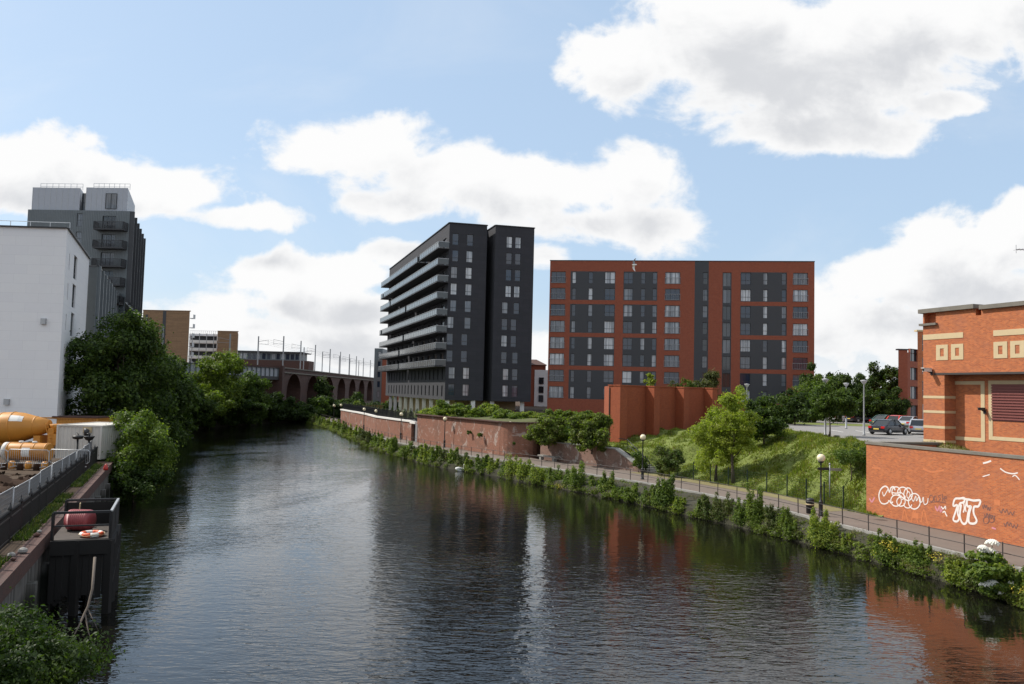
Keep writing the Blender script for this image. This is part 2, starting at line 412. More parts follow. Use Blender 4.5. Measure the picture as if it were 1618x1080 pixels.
def leaves(name, blobs, n, size, seed, mats, parent=None, loc0=(0, 0, 0), up=.35, shell=.55, weights=None, mats_frac=None, aspect=.55, fine=(2.7, .60), gaps=.2):
    """n leaf-sized faces scattered through the volume of the given ellipsoids, one mesh"""
    if fine: n = int(n*fine[0]*1.25); size = size*fine[1]
    g = np.random.default_rng(seed); B = np.array(blobs, float)
    wv = B[:, 3]*B[:, 4]+B[:, 4]*B[:, 5]; wv = wv/wv.sum()
    k = g.choice(len(B), n, p=wv)
    d = g.normal(size=(n, 3)); d /= np.linalg.norm(d, axis=1, keepdims=True)
    r = g.random(n)**(1/3.)*(1-shell)+shell*(1-.35*g.random(n)**2); r = r*(1+.13*g.normal(size=n)); far_ = g.random(n) < .22; r = np.where(far_, r*(1+.55*g.random(n)), r)
    c = B[k, :3]+d*B[k, 3:6]*r[:, None]
    nr = d*.9+g.normal(size=(n, 3))*.6+np.array([0, 0, up]); nr /= np.linalg.norm(nr, axis=1, keepdims=True)
    a = np.cross(nr, g.normal(size=(n, 3))); a /= np.linalg.norm(a, axis=1, keepdims=True); b = np.cross(nr, a)
    f = 1.5/max(.25, float(np.median(B[:, 3]))); ph = g.uniform(0, 6.28, 6)
    gap = np.sin(c[:, 0]*f*2.1+ph[0]+1.3*np.sin(c[:, 1]*f*1.7+ph[1]))+np.sin(c[:, 2]*f*2.4+ph[2]+1.1*np.sin(c[:, 0]*f*1.9+ph[3]))+np.sin(c[:, 1]*f*2.3+ph[4]+np.sin(c[:, 2]*f*2.9+ph[5]))
    keep = gap > np.quantile(gap, gaps); c, nr, a, b, n = c[keep], nr[keep], a[keep], b[keep], int(keep.sum())
    s = size*(.55+.9*g.random(n))[:, None]
    v = np.stack([c-a*s, c+b*s*aspect+nr*s*.12, c+a*s, c-b*s*aspect+nr*s*.12], 1).reshape(-1, 3)
    return quads(name, v-np.array(loc0), mats, parent, mats_frac, g)
def quads(name, v, mats, parent=None, frac=None, g=None, per=4):
    n = len(v)//per; me = bpy.data.meshes.new(name)
    me.vertices.add(len(v)); me.vertices.foreach_set('co', v.astype(np.float32).ravel())
    me.loops.add(len(v)); me.loops.foreach_set('vertex_index', np.arange(len(v), dtype=np.int32))
    me.polygons.add(n); me.polygons.foreach_set('loop_start', np.arange(0, len(v), per, dtype=np.int32))
    mats = mats if isinstance(mats, (list, tuple)) else [mats]
    for mt in mats: me.materials.append(mt)
    if frac is not None and len(mats) > 1:
        me.polygons.foreach_set('material_index', (g.random(n) < frac).astype(np.int32))
    me.update(calc_edges=True); me.validate()
    o = bpy.data.objects.new(name, me); link(o)
    if parent is not None: o.parent = parent
    return o
def crown_blobs(c, rad, nb, seed, cr=(.18, .40), squash=1., lo=-.85):
    nb = int(nb*1.7)
    """clumps spread over an ellipsoid crown, denser on the outside, with an irregular outline"""
    g = random.Random(seed); out = [(c[0], c[1], c[2], rad[0]*.55, rad[1]*.55, rad[2]*.55)]
    for i in range(nb):
        z = g.uniform(lo, .98); t = i*2.39996+g.uniform(-.5, .5); q = math.sqrt(1-z*z); f = g.uniform(.5, 1.0)
        k = g.uniform(*cr)
        m_ = (rad[0]+rad[1])/2
        out.append((c[0]+rad[0]*q*math.cos(t)*f, c[1]+rad[1]*q*math.sin(t)*f, c[2]+rad[2]*z*f, m_*k, m_*k, min(m_, rad[2])*k*squash*g.uniform(.75, 1.1)))
    return out
def trunk_mesh(mb, h, r, seed, limbs=5, spread=1.5, top=.8, fork=.35):
    g = random.Random(seed); pts = [Vector((0, 0, 0))]; rr = [r*1.35]
    for i in range(1, 6):
        t = i/5; pts.append(Vector((g.uniform(-1, 1)*.06*h*t, g.uniform(-1, 1)*.06*h*t, h*top*t))); rr.append(r*(1-.75*t))
    mb.tube(pts, rr, 7)
    for i in range(limbs):
        t = fork+(.95-fork)*i/max(1, limbs); k = t*5; j = min(4, int(k)); p = pts[j].lerp(pts[j+1], k-j)
        a = i*2.4+g.uniform(-.4, .4); L = spread*g.uniform(.6, 1.)*(1.1-.5*t)
        d = Vector((math.cos(a), math.sin(a), g.uniform(.5, 1.1)))
        q = p+d*L*.5; e = p+d*L+Vector((0, 0, .2*L)); rb = r*(1-.7*t)*.55
        mb.tube([p, q, e], [rb, rb*.6, rb*.25], 5)
def tree(name, base, height, rx, label, cat='tree', kind='mid', n=5000, leaf=.22, seed=1, group=None, ry=None, crown_from=.25, nb=16, limbs=5, tr=None, squash=1., cr=(.17, .38), kind2=None, up=.35, shell=.5, mixf=.25):
    root = thing(name, label, cat, base, 0, group)
    mb = MB(); trunk_mesh(mb, height*.92, tr or max(.05, height*.018), seed, limbs, rx*.8)
    mb.build('trunk' if cat == 'tree' else 'stem', M['bark'], root, world=False)
    z0 = height*crown_from; zc = (z0+height)/2; rz = (height-z0)/2
    bl = crown_blobs((0, 0, zc), (rx, ry or rx, rz), nb, seed, cr, squash)
    mats = [F_[kind]]+([F_[kind2]] if kind2 else [])
    leaves('crown' if cat == 'tree' else 'foliage', bl, n, leaf, seed, mats, root, up=up, shell=shell, mats_frac=mixf if kind2 else None)
    return root
def tree_px(name, px, top, bottom_z, d, half, label, **kw):
    """a tree whose trunk stands at distance d on the line of sight of px, its crown reaching up to the sight line of top"""
    p = P(px, top, d); rx = half/FPX*d
    return tree(name, (p.x, d, bottom_z), p.z-bottom_z, rx, label, **kw)
# ------------------------------------------------------------------ lines of the river (far to near)
WE = [(-50, 205), (-38, 176), (-32.5, 158.5), (-25.3, 137.6), (-18.4, 118), (-14, 109), (-10.1, 100), (-7.1, 95), (-3.7, 90.6), (-1.4, 88), (1, 83.4), (4.3, 79), (8, 73), (9.9, 70),
      (10.9, 67.9), (12.8, 63.5), (15.1, 59.6), (17.9, 53.4), (19.6, 48.8), (20.9, 45.5), (22, 41.4), (22.7, 38.5), (24, 33), (25.5, 25), (27, 10), (27, -60)]
RL = [(-46, 202), (-35.5, 174), (-30.9, 158), (-23.6, 138.5), (-16.4, 119.8), (-11.4, 110), (-7.5, 102), (-3.9, 96.8), (2.5, 87.6), (7.5, 79.5), (11.9, 73), (15.4, 66), (18.6, 58.5), (20.3, 52), (21.6, 47.5),
      (22.7, 44), (23.6, 41), (24.9, 36), (26.6, 27), (28.5, 12), (28.5, -60)]
IN = [(-43, 205), (-33.5, 174), (-29.2, 160), (-22.4, 140), (-13.3, 121), (-12.4, 119), (-1, 100), (2.6, 98), (3.5, 96), (11, 86.7), (13.2, 83.4), (15.4, 80), (20.2, 70), (22.3, 65), (23.6, 58.5), (24.4, 57.2), (27.9, 45.3),
      (31, 34.8), (34, 24), (36, -60)]
LQ = [(-8.8, -60), (-13.2, 20.5), (-29.7, 62.6)]
LB = [(-30.3, 64), (-36, 80), (-46, 110), (-57, 143), (-62, 156), (-60.5, 171), (-57, 192), (-53, 205), (-47, 214)]
ZP = 1.2; ZL = 3.0; ZR = 5.6; ZC = 5.7
def lerp_line(L, y):
    for a, b in zip(L[:-1], L[1:]):
        lo, hi = min(a[1], b[1]), max(a[1], b[1])
        if lo <= y <= hi and a[1] != b[1]:
            t = (y-a[1])/(b[1]-a[1]); return a[0]+(b[0]-a[0])*t
    return L[-1][0] if abs(y-L[-1][1]) < abs(y-L[0][1]) else L[0][0]
def resample(L, step):
    out = [Vector((L[0][0], L[0][1], 0))]; acc = 0
    for a, b in zip(L[:-1], L[1:]):
        a = Vector((a[0], a[1], 0)); b = Vector((b[0], b[1], 0)); d = (b-a).length; s = step-acc
        while s <= d:
            out.append(a.lerp(b, s/d)); s += step
        acc = (acc+d) % step
    return out
def sheet(name, poly, z, mt):
    mb = MB(); mb.face([(p[0], p[1], z) for p in poly]); o = mb.build(name, mt)
    if o.data.polygons[0].normal.z < 0: o.data.flip_normals()
    return struct(o)

# water
def waterf(t, b, o):
    p = geo(t)
    t.put(b.inputs['Base Color'], t.mix(t.noise(p, .05, 3), (.0045, .005, .004), (.008, .007, .005)))
    a = t.vm('MULTIPLY', p, (.75, 1.7, 1)); 
    n1 = t.noise(a, 1.15, 2, .5, dist=.6); n2 = t.noise(t.vm('MULTIPLY', p, (.9, 2.0, 1)), 3.0, 2, .5, dist=.4); n3 = t.noise(p, .22, 2)
    xy = t.n('ShaderNodeSeparateXYZ'); t.put(xy.inputs[0], p)
    nb = t.noise(t.vm('MULTIPLY', p, (1, .8, 1)), .06, 4, .55)
    yv = t.math('ADD', xy.outputs[1], t.math('MULTIPLY', t.math('SUBTRACT', nb, .5), 34.))
    xv = t.math('ADD', xy.outputs[0], t.math('MULTIPLY', t.math('SUBTRACT', nb, .5), 16.))
    calm = t.math('MAXIMUM', t.math('MULTIPLY', t.sstep(yv, 38., 48.), t.math('MULTIPLY', t.sstep(xv, -17., -5.), t.sstep(yv, 125., 95.))), t.sstep(xy.outputs[0], 12., 19.))
    gust = t.sstep(t.noise(t.vm('MULTIPLY', p, (1, .45, 1)), .055, 4, .55, dist=1.2), .36, .64, .38, 1.45)
    wind = t.math('MULTIPLY', gust, t.math('SUBTRACT', 1.15, t.math('MULTIPLY', calm, .72)))
    h = t.math('ADD', t.math('MULTIPLY', n1, .036), t.math('ADD', t.math('MULTIPLY', n2, .017), t.math('MULTIPLY', n3, .04)))
    bp = t.n('ShaderNodeBump'); t.put(bp.inputs['Strength'], wind); bp.inputs['Distance'].default_value = 1.0
    t.put(bp.inputs['Height'], h); t.put(b.inputs['Normal'], bp.outputs[0])
    b.inputs['Roughness'].default_value = .03; b.inputs['IOR'].default_value = 1.42; b.inputs['Specular IOR Level'].default_value = .7
M['water'] = mat('river_water', waterf)
sheet('water', [(-400, -120), (400, -120), (400, 420), (-400, 420)], 0, M['water'])
struct(sheet('ground', [(-3000, -3000), (3000, -3000), (3000, 5000), (-3000, 5000)], -1.6, M['ground']))

# left land with the quay, right land
left_poly = [(-2500, -400), (-9-0.4, -400)]+[(x-.40, y) for x, y in LQ]+[(x-1.5, y) for x, y in LB]+[(-42, 226), (-38, 290), (-60, 420), (-60, 4000), (-2500, 4000)]
sheet('terrain', left_poly, ZL, M['ground'])
mb = MB()
LBs = resample(LB+[(-36, 222), (-30, 232)], 3.)
for a, b in zip(LBs[:-1], LBs[1:]):
    mb.face([(a.x+.6, a.y, -.5), (b.x+.6, b.y, -.5), (b.x-3.2, b.y, ZL+.02), (a.x-3.2, a.y, ZL+.02)][::-1])
struct(mb.build('river_bank', M['bank_soil']))
# right upper land
right_poly = [(-60, 4000), (-59, 420), (-36, 290), (-33, 220)]+[(-16, 181), (-11, 162), (-6.5, 147), (0, 126), (5, 107), (8, 103.8), (24, 104.2), (27.5, 102), (28.6, 88), (28.0, 70), (27.6, 62), (30.5, 52), (34, 40), (40, 20), (44, -400), (2500, -400), (2500, 4000)]
sheet('terrain', right_poly, ZR-.05, M['ground'])
# riverbank strip and towpath
mb = MB()
W_ = resample(WE, 2.0); 
for a, b in zip(W_[:-1], W_[1:]):
    ra, rb = lerp_line(RL, a.y), lerp_line(RL, b.y)
    zf = lambda p, k: .10*math.sin(p.y*1.7+k)+.06*math.sin(p.y*4.1+k*2)
    l = [(-.35, -.5), (.25, .35), (.75, .8)]
    rowa = [(a.x-.3, a.y, -.6), (a.x+.25, a.y, .55+zf(a, 0)), (a.x*.4+ra*.6, a.y, 1.0+zf(a, 1)), (ra+.15, a.y, ZP+.03)]
    rowb = [(b.x-.3, b.y, -.6), (b.x+.25, b.y, .55+zf(b, 0)), (b.x*.4+rb*.6, b.y, 1.0+zf(b, 1)), (rb+.15, b.y, ZP+.03)]
    for k in range(3): mb.face([rowa[k], rowb[k], rowb[k+1], rowa[k+1]])
bank = mb.build('river_bank', M['bank_soil'])
if bank.data.polygons[5].normal.z < 0: bank.data.flip_normals()
struct(bank)
sheet('towpath', RL+IN[::-1], ZP, M['asphalt'])
# pale stone kerb along the water side of the path, and the dry verge by the fence
mb = MB(); rr = resample([p for p in RL if p[1] > -10], 2.)
for a, b in zip(rr[:-1], rr[1:]): mb.bar((a.x, a.y, ZP+.02), (b.x, b.y, ZP+.02), .28, .2)
struct(mb.build('kerb', M['concrete']))
mb = MB(); fl = [(13.2, 83.4), (15.4, 80), (20.2, 70), (22.3, 65), (23.6, 58.5)]
for a, b in zip(fl[:-1], fl[1:]):
    mb.face([(a[0]-1.3, a[1]-.6, ZP+.012), (b[0]-1.3, b[1]-.6, ZP+.012), (b[0]+.2, b[1]+.1, ZP+.012), (a[0]+.2, a[1]+.1, ZP+.012)])
o = mb.build('verge', M['verge'])
if o.data.polygons[0].normal.z < 0: o.data.flip_normals()
struct(o)

# grass slope: from the fence line up to the car park
def smooth(t): t = max(0, min(1, t)); return t*t*(3-2*t)
FL = [(6.6, 100.5), (9.3, 91), (13.4, 84.2), (15.6, 80), (20.4, 70), (22.5, 65), (23.8, 58.5), (24.6, 55.5)]
UL = [(27.5, 102), (28.9, 88), (28.4, 70), (27.9, 62), (29.5, 54)]
def slope_z(x, y):
    a = lerp_line(FL, y); b = lerp_line(UL, y); t = (x-a)/(b-a); ZP = 1.2+1.9*smooth((y-83.6)/2.6)
    n = .22*math.sin(x*1.3+y*.6)+.15*math.sin(x*2.7-y*1.1)+.10*math.sin(y*2.3)
    return ZP-.05+smooth(t*.92+.04)*(ZC-ZP)+n*math.sin(math.pi*max(0, min(1, t)))**.7
mb = MB(); NS, NTT = 46, 22
rows = []
for i in range(NS+1):
    y = 100-(100-55.6)*i/NS; a = lerp_line(FL, y); b = lerp_line(UL, y); row = []
    for j in range(NTT+1):
        x = a+(b-a)*j/NTT; row.append((x, y, slope_z(x, y)))
    rows.append(row)
for i in range(NS):
    for j in range(NTT): mb.face([rows[i][j], rows[i+1][j], rows[i+1][j+1], rows[i][j+1]], 0, True)
struct(mb.build('grass_slope', M['grass']))
# grass blades on the slope: nobody could count them
g = np.random.default_rng(5); V = []
for k in range(52000):
    y = g.uniform(56, 100); a = lerp_line(FL, y); b = lerp_line(UL, y); t = g.random(); x = a+(b-a)*t
    cl = math.sin(x*1.7+2*math.sin(y*.8))+math.sin(y*1.9-x)
    z = slope_z(x, y); h = g.uniform(.08, .26)*(1+.4*cl); th = g.uniform(0, 6.28); wd = g.uniform(.03, .07)
    dx, dy = math.cos(th)*wd, math.sin(th)*wd; lx, ly = g.normal(0, .12, 2)
    V += [(x-dx, y-dy, z-.03), (x+dx, y+dy, z-.03), (x+lx, y+ly, z+h)]
o = quads('grass', np.array(V), [F_['grass'], F_['dry']], per=3, frac=.10, g=g); struct(o, 'stuff')
o['label'] = 'long rough grass covering the slope below the car park'
# car park and its island
sheet('car_park', [(28.9, 108), (28.9, 88), (28.4, 70), (27.9, 62), (33, 61.5), (75, 60), (90, 128), (29.5, 124)], ZC, M['carpark'])
mb = MB()
for a, b in zip([(28.9, 100), (28.9, 88), (28.4, 70), (27.9, 62.5)][:-1], [(28.9, 100), (28.9, 88), (28.4, 70), (27.9, 62.5)][1:]):
    mb.bar((a[0], a[1], ZC+.03), (b[0], b[1], ZC+.03), .18, .16)
struct(mb.build('kerb', M['concrete']))
sheet('grass_verge', [(30.5, 104), (58, 98), (60, 108), (30.5, 112)], ZC+.02, M['grass'])
# white bay lines
mb = MB()
for k in range(9):
    x = 33+k*2.6; mb.bar((x, 82.5, ZC+.004), (x+.6, 87.3, ZC+.004), .1, .004)
struct(mb.build('parking_lines', M['white_paint']))
# pale grass bank by the brick building
mb = MB(); rows = []
for i in range(13):
    row = []
    for j in range(7):
        x = 29.2+i*.55; y = 61.0-j*1.2; row.append((x+.28*j, y, ZC-.6+1.05*math.sin(math.pi*min(1, (j+.8)/5))*(.8+.15*math.sin(i*1.3))))
    rows.append(row)
for i in range(12):
    for j in range(6): mb.face([rows[i][j], rows[i+1][j], rows[i+1][j+1], rows[i][j+1]][::-1], 0, True)
o = mb.build('grass_mound', M['verge']); struct(o)
V = []
for k in range(4500):
    i = g.uniform(0, 12); j = g.uniform(0, 6); x = 29.2+i*.55+.28*j; y = 61-j*1.2
    z = ZC-.6+1.05*math.sin(math.pi*min(1, (j+.8)/5))*(.8+.15*math.sin(i*1.3)); h = g.uniform(.1, .26); th = g.uniform(0, 6.28)
    dx, dy = math.cos(th)*.03, math.sin(th)*.03
    V += [(x-dx, y-dy, z-.03), (x+dx, y+dy, z-.03), (x+g.normal(0, .08), y+g.normal(0, .08), z+h)]
o = quads('grass', np.array(V), [F_['grass'], F_['dry']], per=3, frac=.5, g=g); struct(o, 'stuff'); o['label'] = 'pale dry grass on the mound beside the brick building'

# ------------------------------------------------------------------ windows
WCACHE = {}
def window_meshes(w_, h, mul, tra, fw, fmat, gmat, sill):
    key = (round(w_, 2), round(h, 2), mul, tra, fw, fmat, gmat, sill)
    if key not in WCACHE:
        mb = MB(); x = w_/2
        mb.box(-x, -.07, 0, -x+fw, 0, h); mb.box(x-fw, -.07, 0, x, 0, h)
        mb.box(-x+fw, -.068, 0, x-fw, 0, fw); mb.box(-x+fw, -.068, h-fw, x-fw, 0, h)
        for k in mul: mb.box(-x+w_*k-fw*.45, -.06, fw, -x+w_*k+fw*.45, 0, h-fw)
        for k in tra: mb.box(-x+fw, -.055, h*k-fw*.45, x-fw, 0, h*k+fw*.45)
        if sill: mb.box(-x-.05, -.16, -.05, x+.05, -.072, 0)
        f = mb.mesh('window', M[fmat])
        mb = MB(); mb.box(-x+.01, -.02, .01, x-.01, -.005, h-.01)
        WCACHE[key] = (f, mb.mesh('pane', M[gmat]))
    return WCACHE[key]
def windows(root, o, u, ops, depth=.18, mul=(), tra=(), fw=.06, fmat='frame_dark', gmat='glass', name='window', sill=False):
    """one window part (with its pane as a sub-part) in each opening of a facade"""
    n = (u[1], -u[0]); a = math.atan2(u[1], u[0])
    for (s0, s1, z0, z1) in [t[:4] for t in ops]:
        fm, pm = window_meshes(s1-s0, z1-z0, tuple(mul), tuple(tra), fw, fmat, gmat, sill)
        sc = (s0+s1)/2; f = bpy.data.objects.new(name, fm); link(f); f.parent = root
        f.location = (o[0]+u[0]*sc-n[0]*depth-root.location.x, o[1]+u[1]*sc-n[1]*depth-root.location.y, z0-root.location.z); f.rotation_euler = (0, 0, a)
        p = bpy.data.objects.new('pane', pm); link(p); p.parent = f
class Face:
    """a vertical facade: start point, unit direction, and the sight line of a pixel on it"""
    def __init__(s, a, b):
        s.o = (a[0], a[1]); L = math.hypot(b[0]-a[0], b[1]-a[1]); s.L = L; s.u = ((b[0]-a[0])/L, (b[1]-a[1])/L); s.n = (s.u[1], -s.u[0])
    def sz(s, px, py, off=0.):
        r = ray(px, py); o = (s.o[0]+s.n[0]*off, s.o[1]+s.n[1]*off)
        k = (o[0]*s.n[0]+o[1]*s.n[1])/(r.x*s.n[0]+r.y*s.n[1]); x, y = r.x*k, r.y*k
        return ((x-o[0])*s.u[0]+(y-o[1])*s.u[1], CAMZ+r.z*k)
    def at(s, a, b=0.): return (s.o[0]+s.u[0]*a+s.n[0]*b, s.o[1]+s.u[1]*a+s.n[1]*b)
# ------------------------------------------------------------------ black apartment building
A = P(703, 616, 137.6); B = P(837, 616, 141.2)
A, B = Vector((A.x, 137.6, 0)), Vector((B.x, 141.2, 0))
FRONT = Face(A, B); Lf = FRONT.L
C_ = Vector((A.x-18.3, A.y+56.5, 0)); SIDE = Face(C_, A); Ls = SIDE.L
Z0, Z1 = 7.2, 36.8; GZ = ZR-.05
root = thing('apartment_building', 'black clad apartment building on pale columns with long glass balconies facing the river', 'building', (A.x, A.y, GZ))
sL, sR, pro, rec = 6.45, 7.75, .7, 4.2      # left mass, recess, right mass standing forward
def fr(px, py, off=0.): return FRONT.sz(px, py, off)
lx = [[(555, 628), (545, 630)], ]
front_ops, right_ops = [], []
cxL = [(555, 626), (554, 623), (548, 619), (546, 618), (544, 615), (530, 613), (527, 598), (526, 596), (536, 606), (534, 604)]
cxR = [(818, 860), (816, 859), (814, 858), (812, 854), (796, 852), (794, 838), (792, 837), (791, 845), (799, 844), (797, 843)]
for k in range(10):
    zb = Z0+2.8*(9-k)+.75; yy_ = 330+(139+82.2*k)/3.084
    for cx in cxL[k]:
        s_ = fr(540+cx/3.084, yy_)[0]; front_ops.append((s_-.55, s_+.55, zb, zb+1.95))
    for cx in cxR[k]:
        s_ = fr(540+cx/3.084, yy_+1, pro)[0]; right_ops.append((s_-sR-.52, s_-sR+.52, zb, zb+1.95))
mb = MB(); u, n = FRONT.u, FRONT.n
mb.wall(FRONT.at(0), u, sL, Z0, Z1, front_ops, .16)
back = Vector((C_.x-A.x, C_.y-A.y, 0)); bu = back.normalized()
pt = lambda s, b=0., t=0.: (FRONT.at(s, b)[0]+bu.x*t, FRONT.at(s, b)[1]+bu.y*t)
def vq(p, q, z0, z1): mb.face([(p[0], p[1], z0), (q[0], q[1], z0), (q[0], q[1], z1), (p[0], p[1], z1)])
vq(pt(sL), pt(sL, 0, rec), Z0, Z1); vq(pt(sL, 0, rec), pt(sR, 0, rec), Z0, Z1); vq(pt(sR, 0, rec), pt(sR, pro), Z0, Z1)
mb.wall(pt(sR, pro), u, Lf-sR, Z0, Z1, right_ops, .16)
vq(pt(Lf, pro), pt(Lf, 0, Ls), Z0, Z1); vq(pt(Lf, 0, Ls), pt(0, 0, Ls), Z0, Z1)
# river side: lower two storeys with close-set slots, upper eight behind balconies
slots, doors = [], []
for k in range(2):
    for i in range(17):
        s_ = Ls-2.2-i*3.3; slots.append((s_-.45, s_+.45, Z0+2.8*k+.6, Z0+2.8*k+2.4))
for k in range(2, 10):
    for i in range(11):
        s_ = Ls-3.2-i*5.1; doors.append((s_-1.2, s_+1.2, Z0+2.8*k+.1, Z0+2.8*k+2.25))
mb.wall(SIDE.o, SIDE.u, Ls, Z0, Z1, slots+doors, .2)
poly = [pt(0), pt(sL), pt(sL, 0, rec), pt(sR, 0, rec), pt(sR, pro), pt(Lf, pro), pt(Lf, 0, Ls), pt(0, 0, Ls)]
mb.face([(p[0], p[1], Z1) for p in poly]); mb.face([(p[0], p[1], Z0) for p in poly][::-1])
mb.build('wall', M['black_clad'], root)
mb = MB()
for i in range(len(poly)):
    p, q = poly[i], poly[(i+1) % len(poly)]
    mb.bar((p[0], p[1], Z1+.06), (q[0], q[1], Z1+.06), .3, .12)
mb.build('parapet_trim', M['metal_dark'], root)
windows(root, FRONT.o, FRONT.u, front_ops, .16, tra=(.34,), fw=.07, gmat='glass')
windows(root, pt(sR, pro), FRONT.u, right_ops, .16, tra=(.34,), fw=.07, gmat='glass')
windows(root, SIDE.o, SIDE.u, slots, .2, gmat='glass_dark')
windows(root, SIDE.o, SIDE.u, doors, .2, mul=(.5,), name='balcony_door', gmat='glass_dark')
# balconies, in staggered lengths
segs = [[(500, 418), (405, 205)], [(500, 238), (232, 196)], [(500, 276), (270, 195)], [(500, 358), (350, 193)], [(500, 236), (230, 190)], [(500, 350), (342, 190)], [(500, 330), (322, 192)], [(500, 328), (322, 188)]]
for r_, row in enumerate(segs):
    z = Z0+2.8*(9-r_)
    for (xa, xb) in row:
        sa = Ls if xa == 500 else SIDE.sz(540+xa/3.084, 540, 0)[0]; sb = max(.6, SIDE.sz(540+xb/3.084, 540, 0)[0])
        s0, s1 = min(sa, sb), max(sa, sb)
        if s1 == Ls: s1 = Ls+.5
        mb = MB(); mb.obox(SIDE.o, SIDE.u, s0, s1, .01, 2.0, z-.12, z+.02)
        bal = mb.build('balcony', M['metal_dark'], root)
        mb = MB(); mb2 = MB(); nP = max(2, int((s1-s0)/1.5))
        for i in range(nP+1):
            s_ = s0+.04+(s1-s0-.08)*i/nP; p = SIDE.at(s_, 1.93); mb.bar((p[0], p[1], z+.02), (p[0], p[1], z+1.05), .06)
            if i < nP: mb2.obox(SIDE.o, SIDE.u, s_+.06, s_+(s1-s0-.08)/nP-.06, 1.91, 1.94, z+.12, z+.95)
        for z_ in (z+1.05,):
            p, q = SIDE.at(s0, 1.93), SIDE.at(s1, 1.93); mb.bar((p[0], p[1], z_), (q[0], q[1], z_), .06)
            for s_ in (s0+.03, s1-.03):
                p, q = SIDE.at(s_, .05), SIDE.at(s_, 1.9); mb.bar((p[0], p[1], z_), (q[0], q[1], z_), .07); mb2.obox(SIDE.o, SIDE.u, s_-.015, s_+.015, .1, 1.85, z+.1, z+1.05)
        mb.build('railing', M['steel'], bal); mb2.build('glass_panel', M['bal_glass'] if 'bal_glass' in M else M.setdefault('bal_glass', plain('balcony_glass', (.085, .095, .10), .12, var=.05)), bal)
# ground floor: columns, pale wall set back
for i in range(10):
    p = SIDE.at(Ls-.6-i*6.1, -.6); mb = MB(); mb.prism([(p[0]-.35, p[1]-.35), (p[0]+.35, p[1]-.35), (p[0]+.35, p[1]+.35), (p[0]-.35, p[1]+.35)], 4.0, Z0); mb.build('column', M['white_paint'], root)
for s_ in (4.9, 8.2, 13.4):
    p = pt(s_, -.5); mb = MB(); mb.prism([(p[0]-.35, p[1]-.35), (p[0]+.35, p[1]-.35), (p[0]+.35, p[1]+.35), (p[0]-.35, p[1]+.35)], 4.0, Z0); mb.build('column', M['white_paint'], root)
mb = MB(); q1, q2, q3, q4 = pt(3.2, 0, 6), pt(Lf-.5, 0, 6), pt(Lf-.5, 0, Ls-2), pt(3.2, 0, Ls-2)
mb.prism([q1, q2, q3, q4], 4.0, Z0-.01); mb.build('ground_floor', M['cream'], root)

# ------------------------------------------------------------------ red and black apartment block
A = P(865, 617, 141.8); B = P(1286.5, 628, 136.3); RF = Face((A.x, 141.8), (B.x, 136.3)); L = RF.L
zt = RF.sz(866, 411.5)[1]; ZB = GZ
root = thing('apartment_block', 'wide red brick apartment block with charcoal panels and rows of dark framed windows', 'building', (A.x, 141.8, GZ))
def c6(cx, cy): return RF.sz(840+cx/3.517, 390+cy/3.517)
rowY = [(130, 200), (222, 290), (313, 382), (403, 473), (495, 565), (586, 656), (678, 748), (769, 838)]
rowZ = []
for (a, b) in rowY:
    za, zb = c6(110, a)[1], c6(110, b)[1]; rowZ.append((zb, za))
pitch = (rowZ[0][0]-rowZ[7][0])/7
rowZ = [(rowZ[7][0]+pitch*(7-k), rowZ[7][0]+pitch*(7-k)+2.0) for k in range(8)]
cS = lambda x, y=312: c6(x, y)[0]
narrow = [(223, 245), (314, 339), (606, 631), (671, 696), (1286, 1312), (1390, 1416)]
wide = [(405, 462), (510, 562), (1162, 1218)]
single = [(106, 186), (741, 824), (1453, 1535)]
panels = []
PX = [(214, 463), (509, 697), (1160, 1418)]
for (a, b) in PX:
    for k in range(4):
        panels.append((cS(a), cS(b), rowZ[2*k+1][0]-.05, rowZ[2*k][1]+.06))
strip = (cS(905), cS(983))
panels.append((strip[0], strip[1], ZB, zt)); st2 = (cS(1060), cS(1110)); panels.append((st2[0], st2[1], rowZ[6][0]-1.2, rowZ[0][1]))
def ops(lst, rows=range(8)): return [(cS(a), cS(b), rowZ[k][0], rowZ[k][1]) for k in rows for (a, b) in lst]
O_n, O_w, O_s = ops(narrow), ops(wide), ops(single)
O_st = [(strip[1]-.95, strip[1]-.12, rowZ[k][0], rowZ[k][1]) for k in range(7)]
O_v = [(st2[0]+.08, st2[1]-.08, rowZ[k][0]-.35, rowZ[k][1]) for k in range(7)]
def mf(s, z):
    for (a, b, c, d) in panels:
        if a < s < b and c < z < d: return 1
    return 0
mb = MB()
mb.wall(RF.o, RF.u, L, ZB, zt, O_n+O_w+O_s+O_st+O_v, .22, 0, mf, [x for p in panels for x in p[:2]], [x for p in panels for x in p[2:]])
dp = 17.; c0, c1, c2, c3 = RF.at(0), RF.at(L), RF.at(L, -dp), RF.at(0, -dp)
for p, q in ((c1, c2), (c2, c3), (c3, c0)): mb.face([(p[0], p[1], ZB), (q[0], q[1], ZB), (q[0], q[1], zt), (p[0], p[1], zt)])
mb.face([(p[0], p[1], zt-.3) for p in (c0, c1, c2, c3)], 2)
mb.build('wall', [M['red_brick'], M['dark_panel'], M['roof_dark']], root)
mb = MB(); mb.obox(RF.o, RF.u, -.05, L+.05, -.4, .06, zt, zt+.12); mb.obox(RF.o, RF.u, -.05, .35, -dp, -.41, zt, zt+.12); mb.obox(RF.o, RF.u, L-.35, L+.05, -dp, -.41, zt, zt+.12)
mb.build('parapet_trim', M['metal_dark'], root)
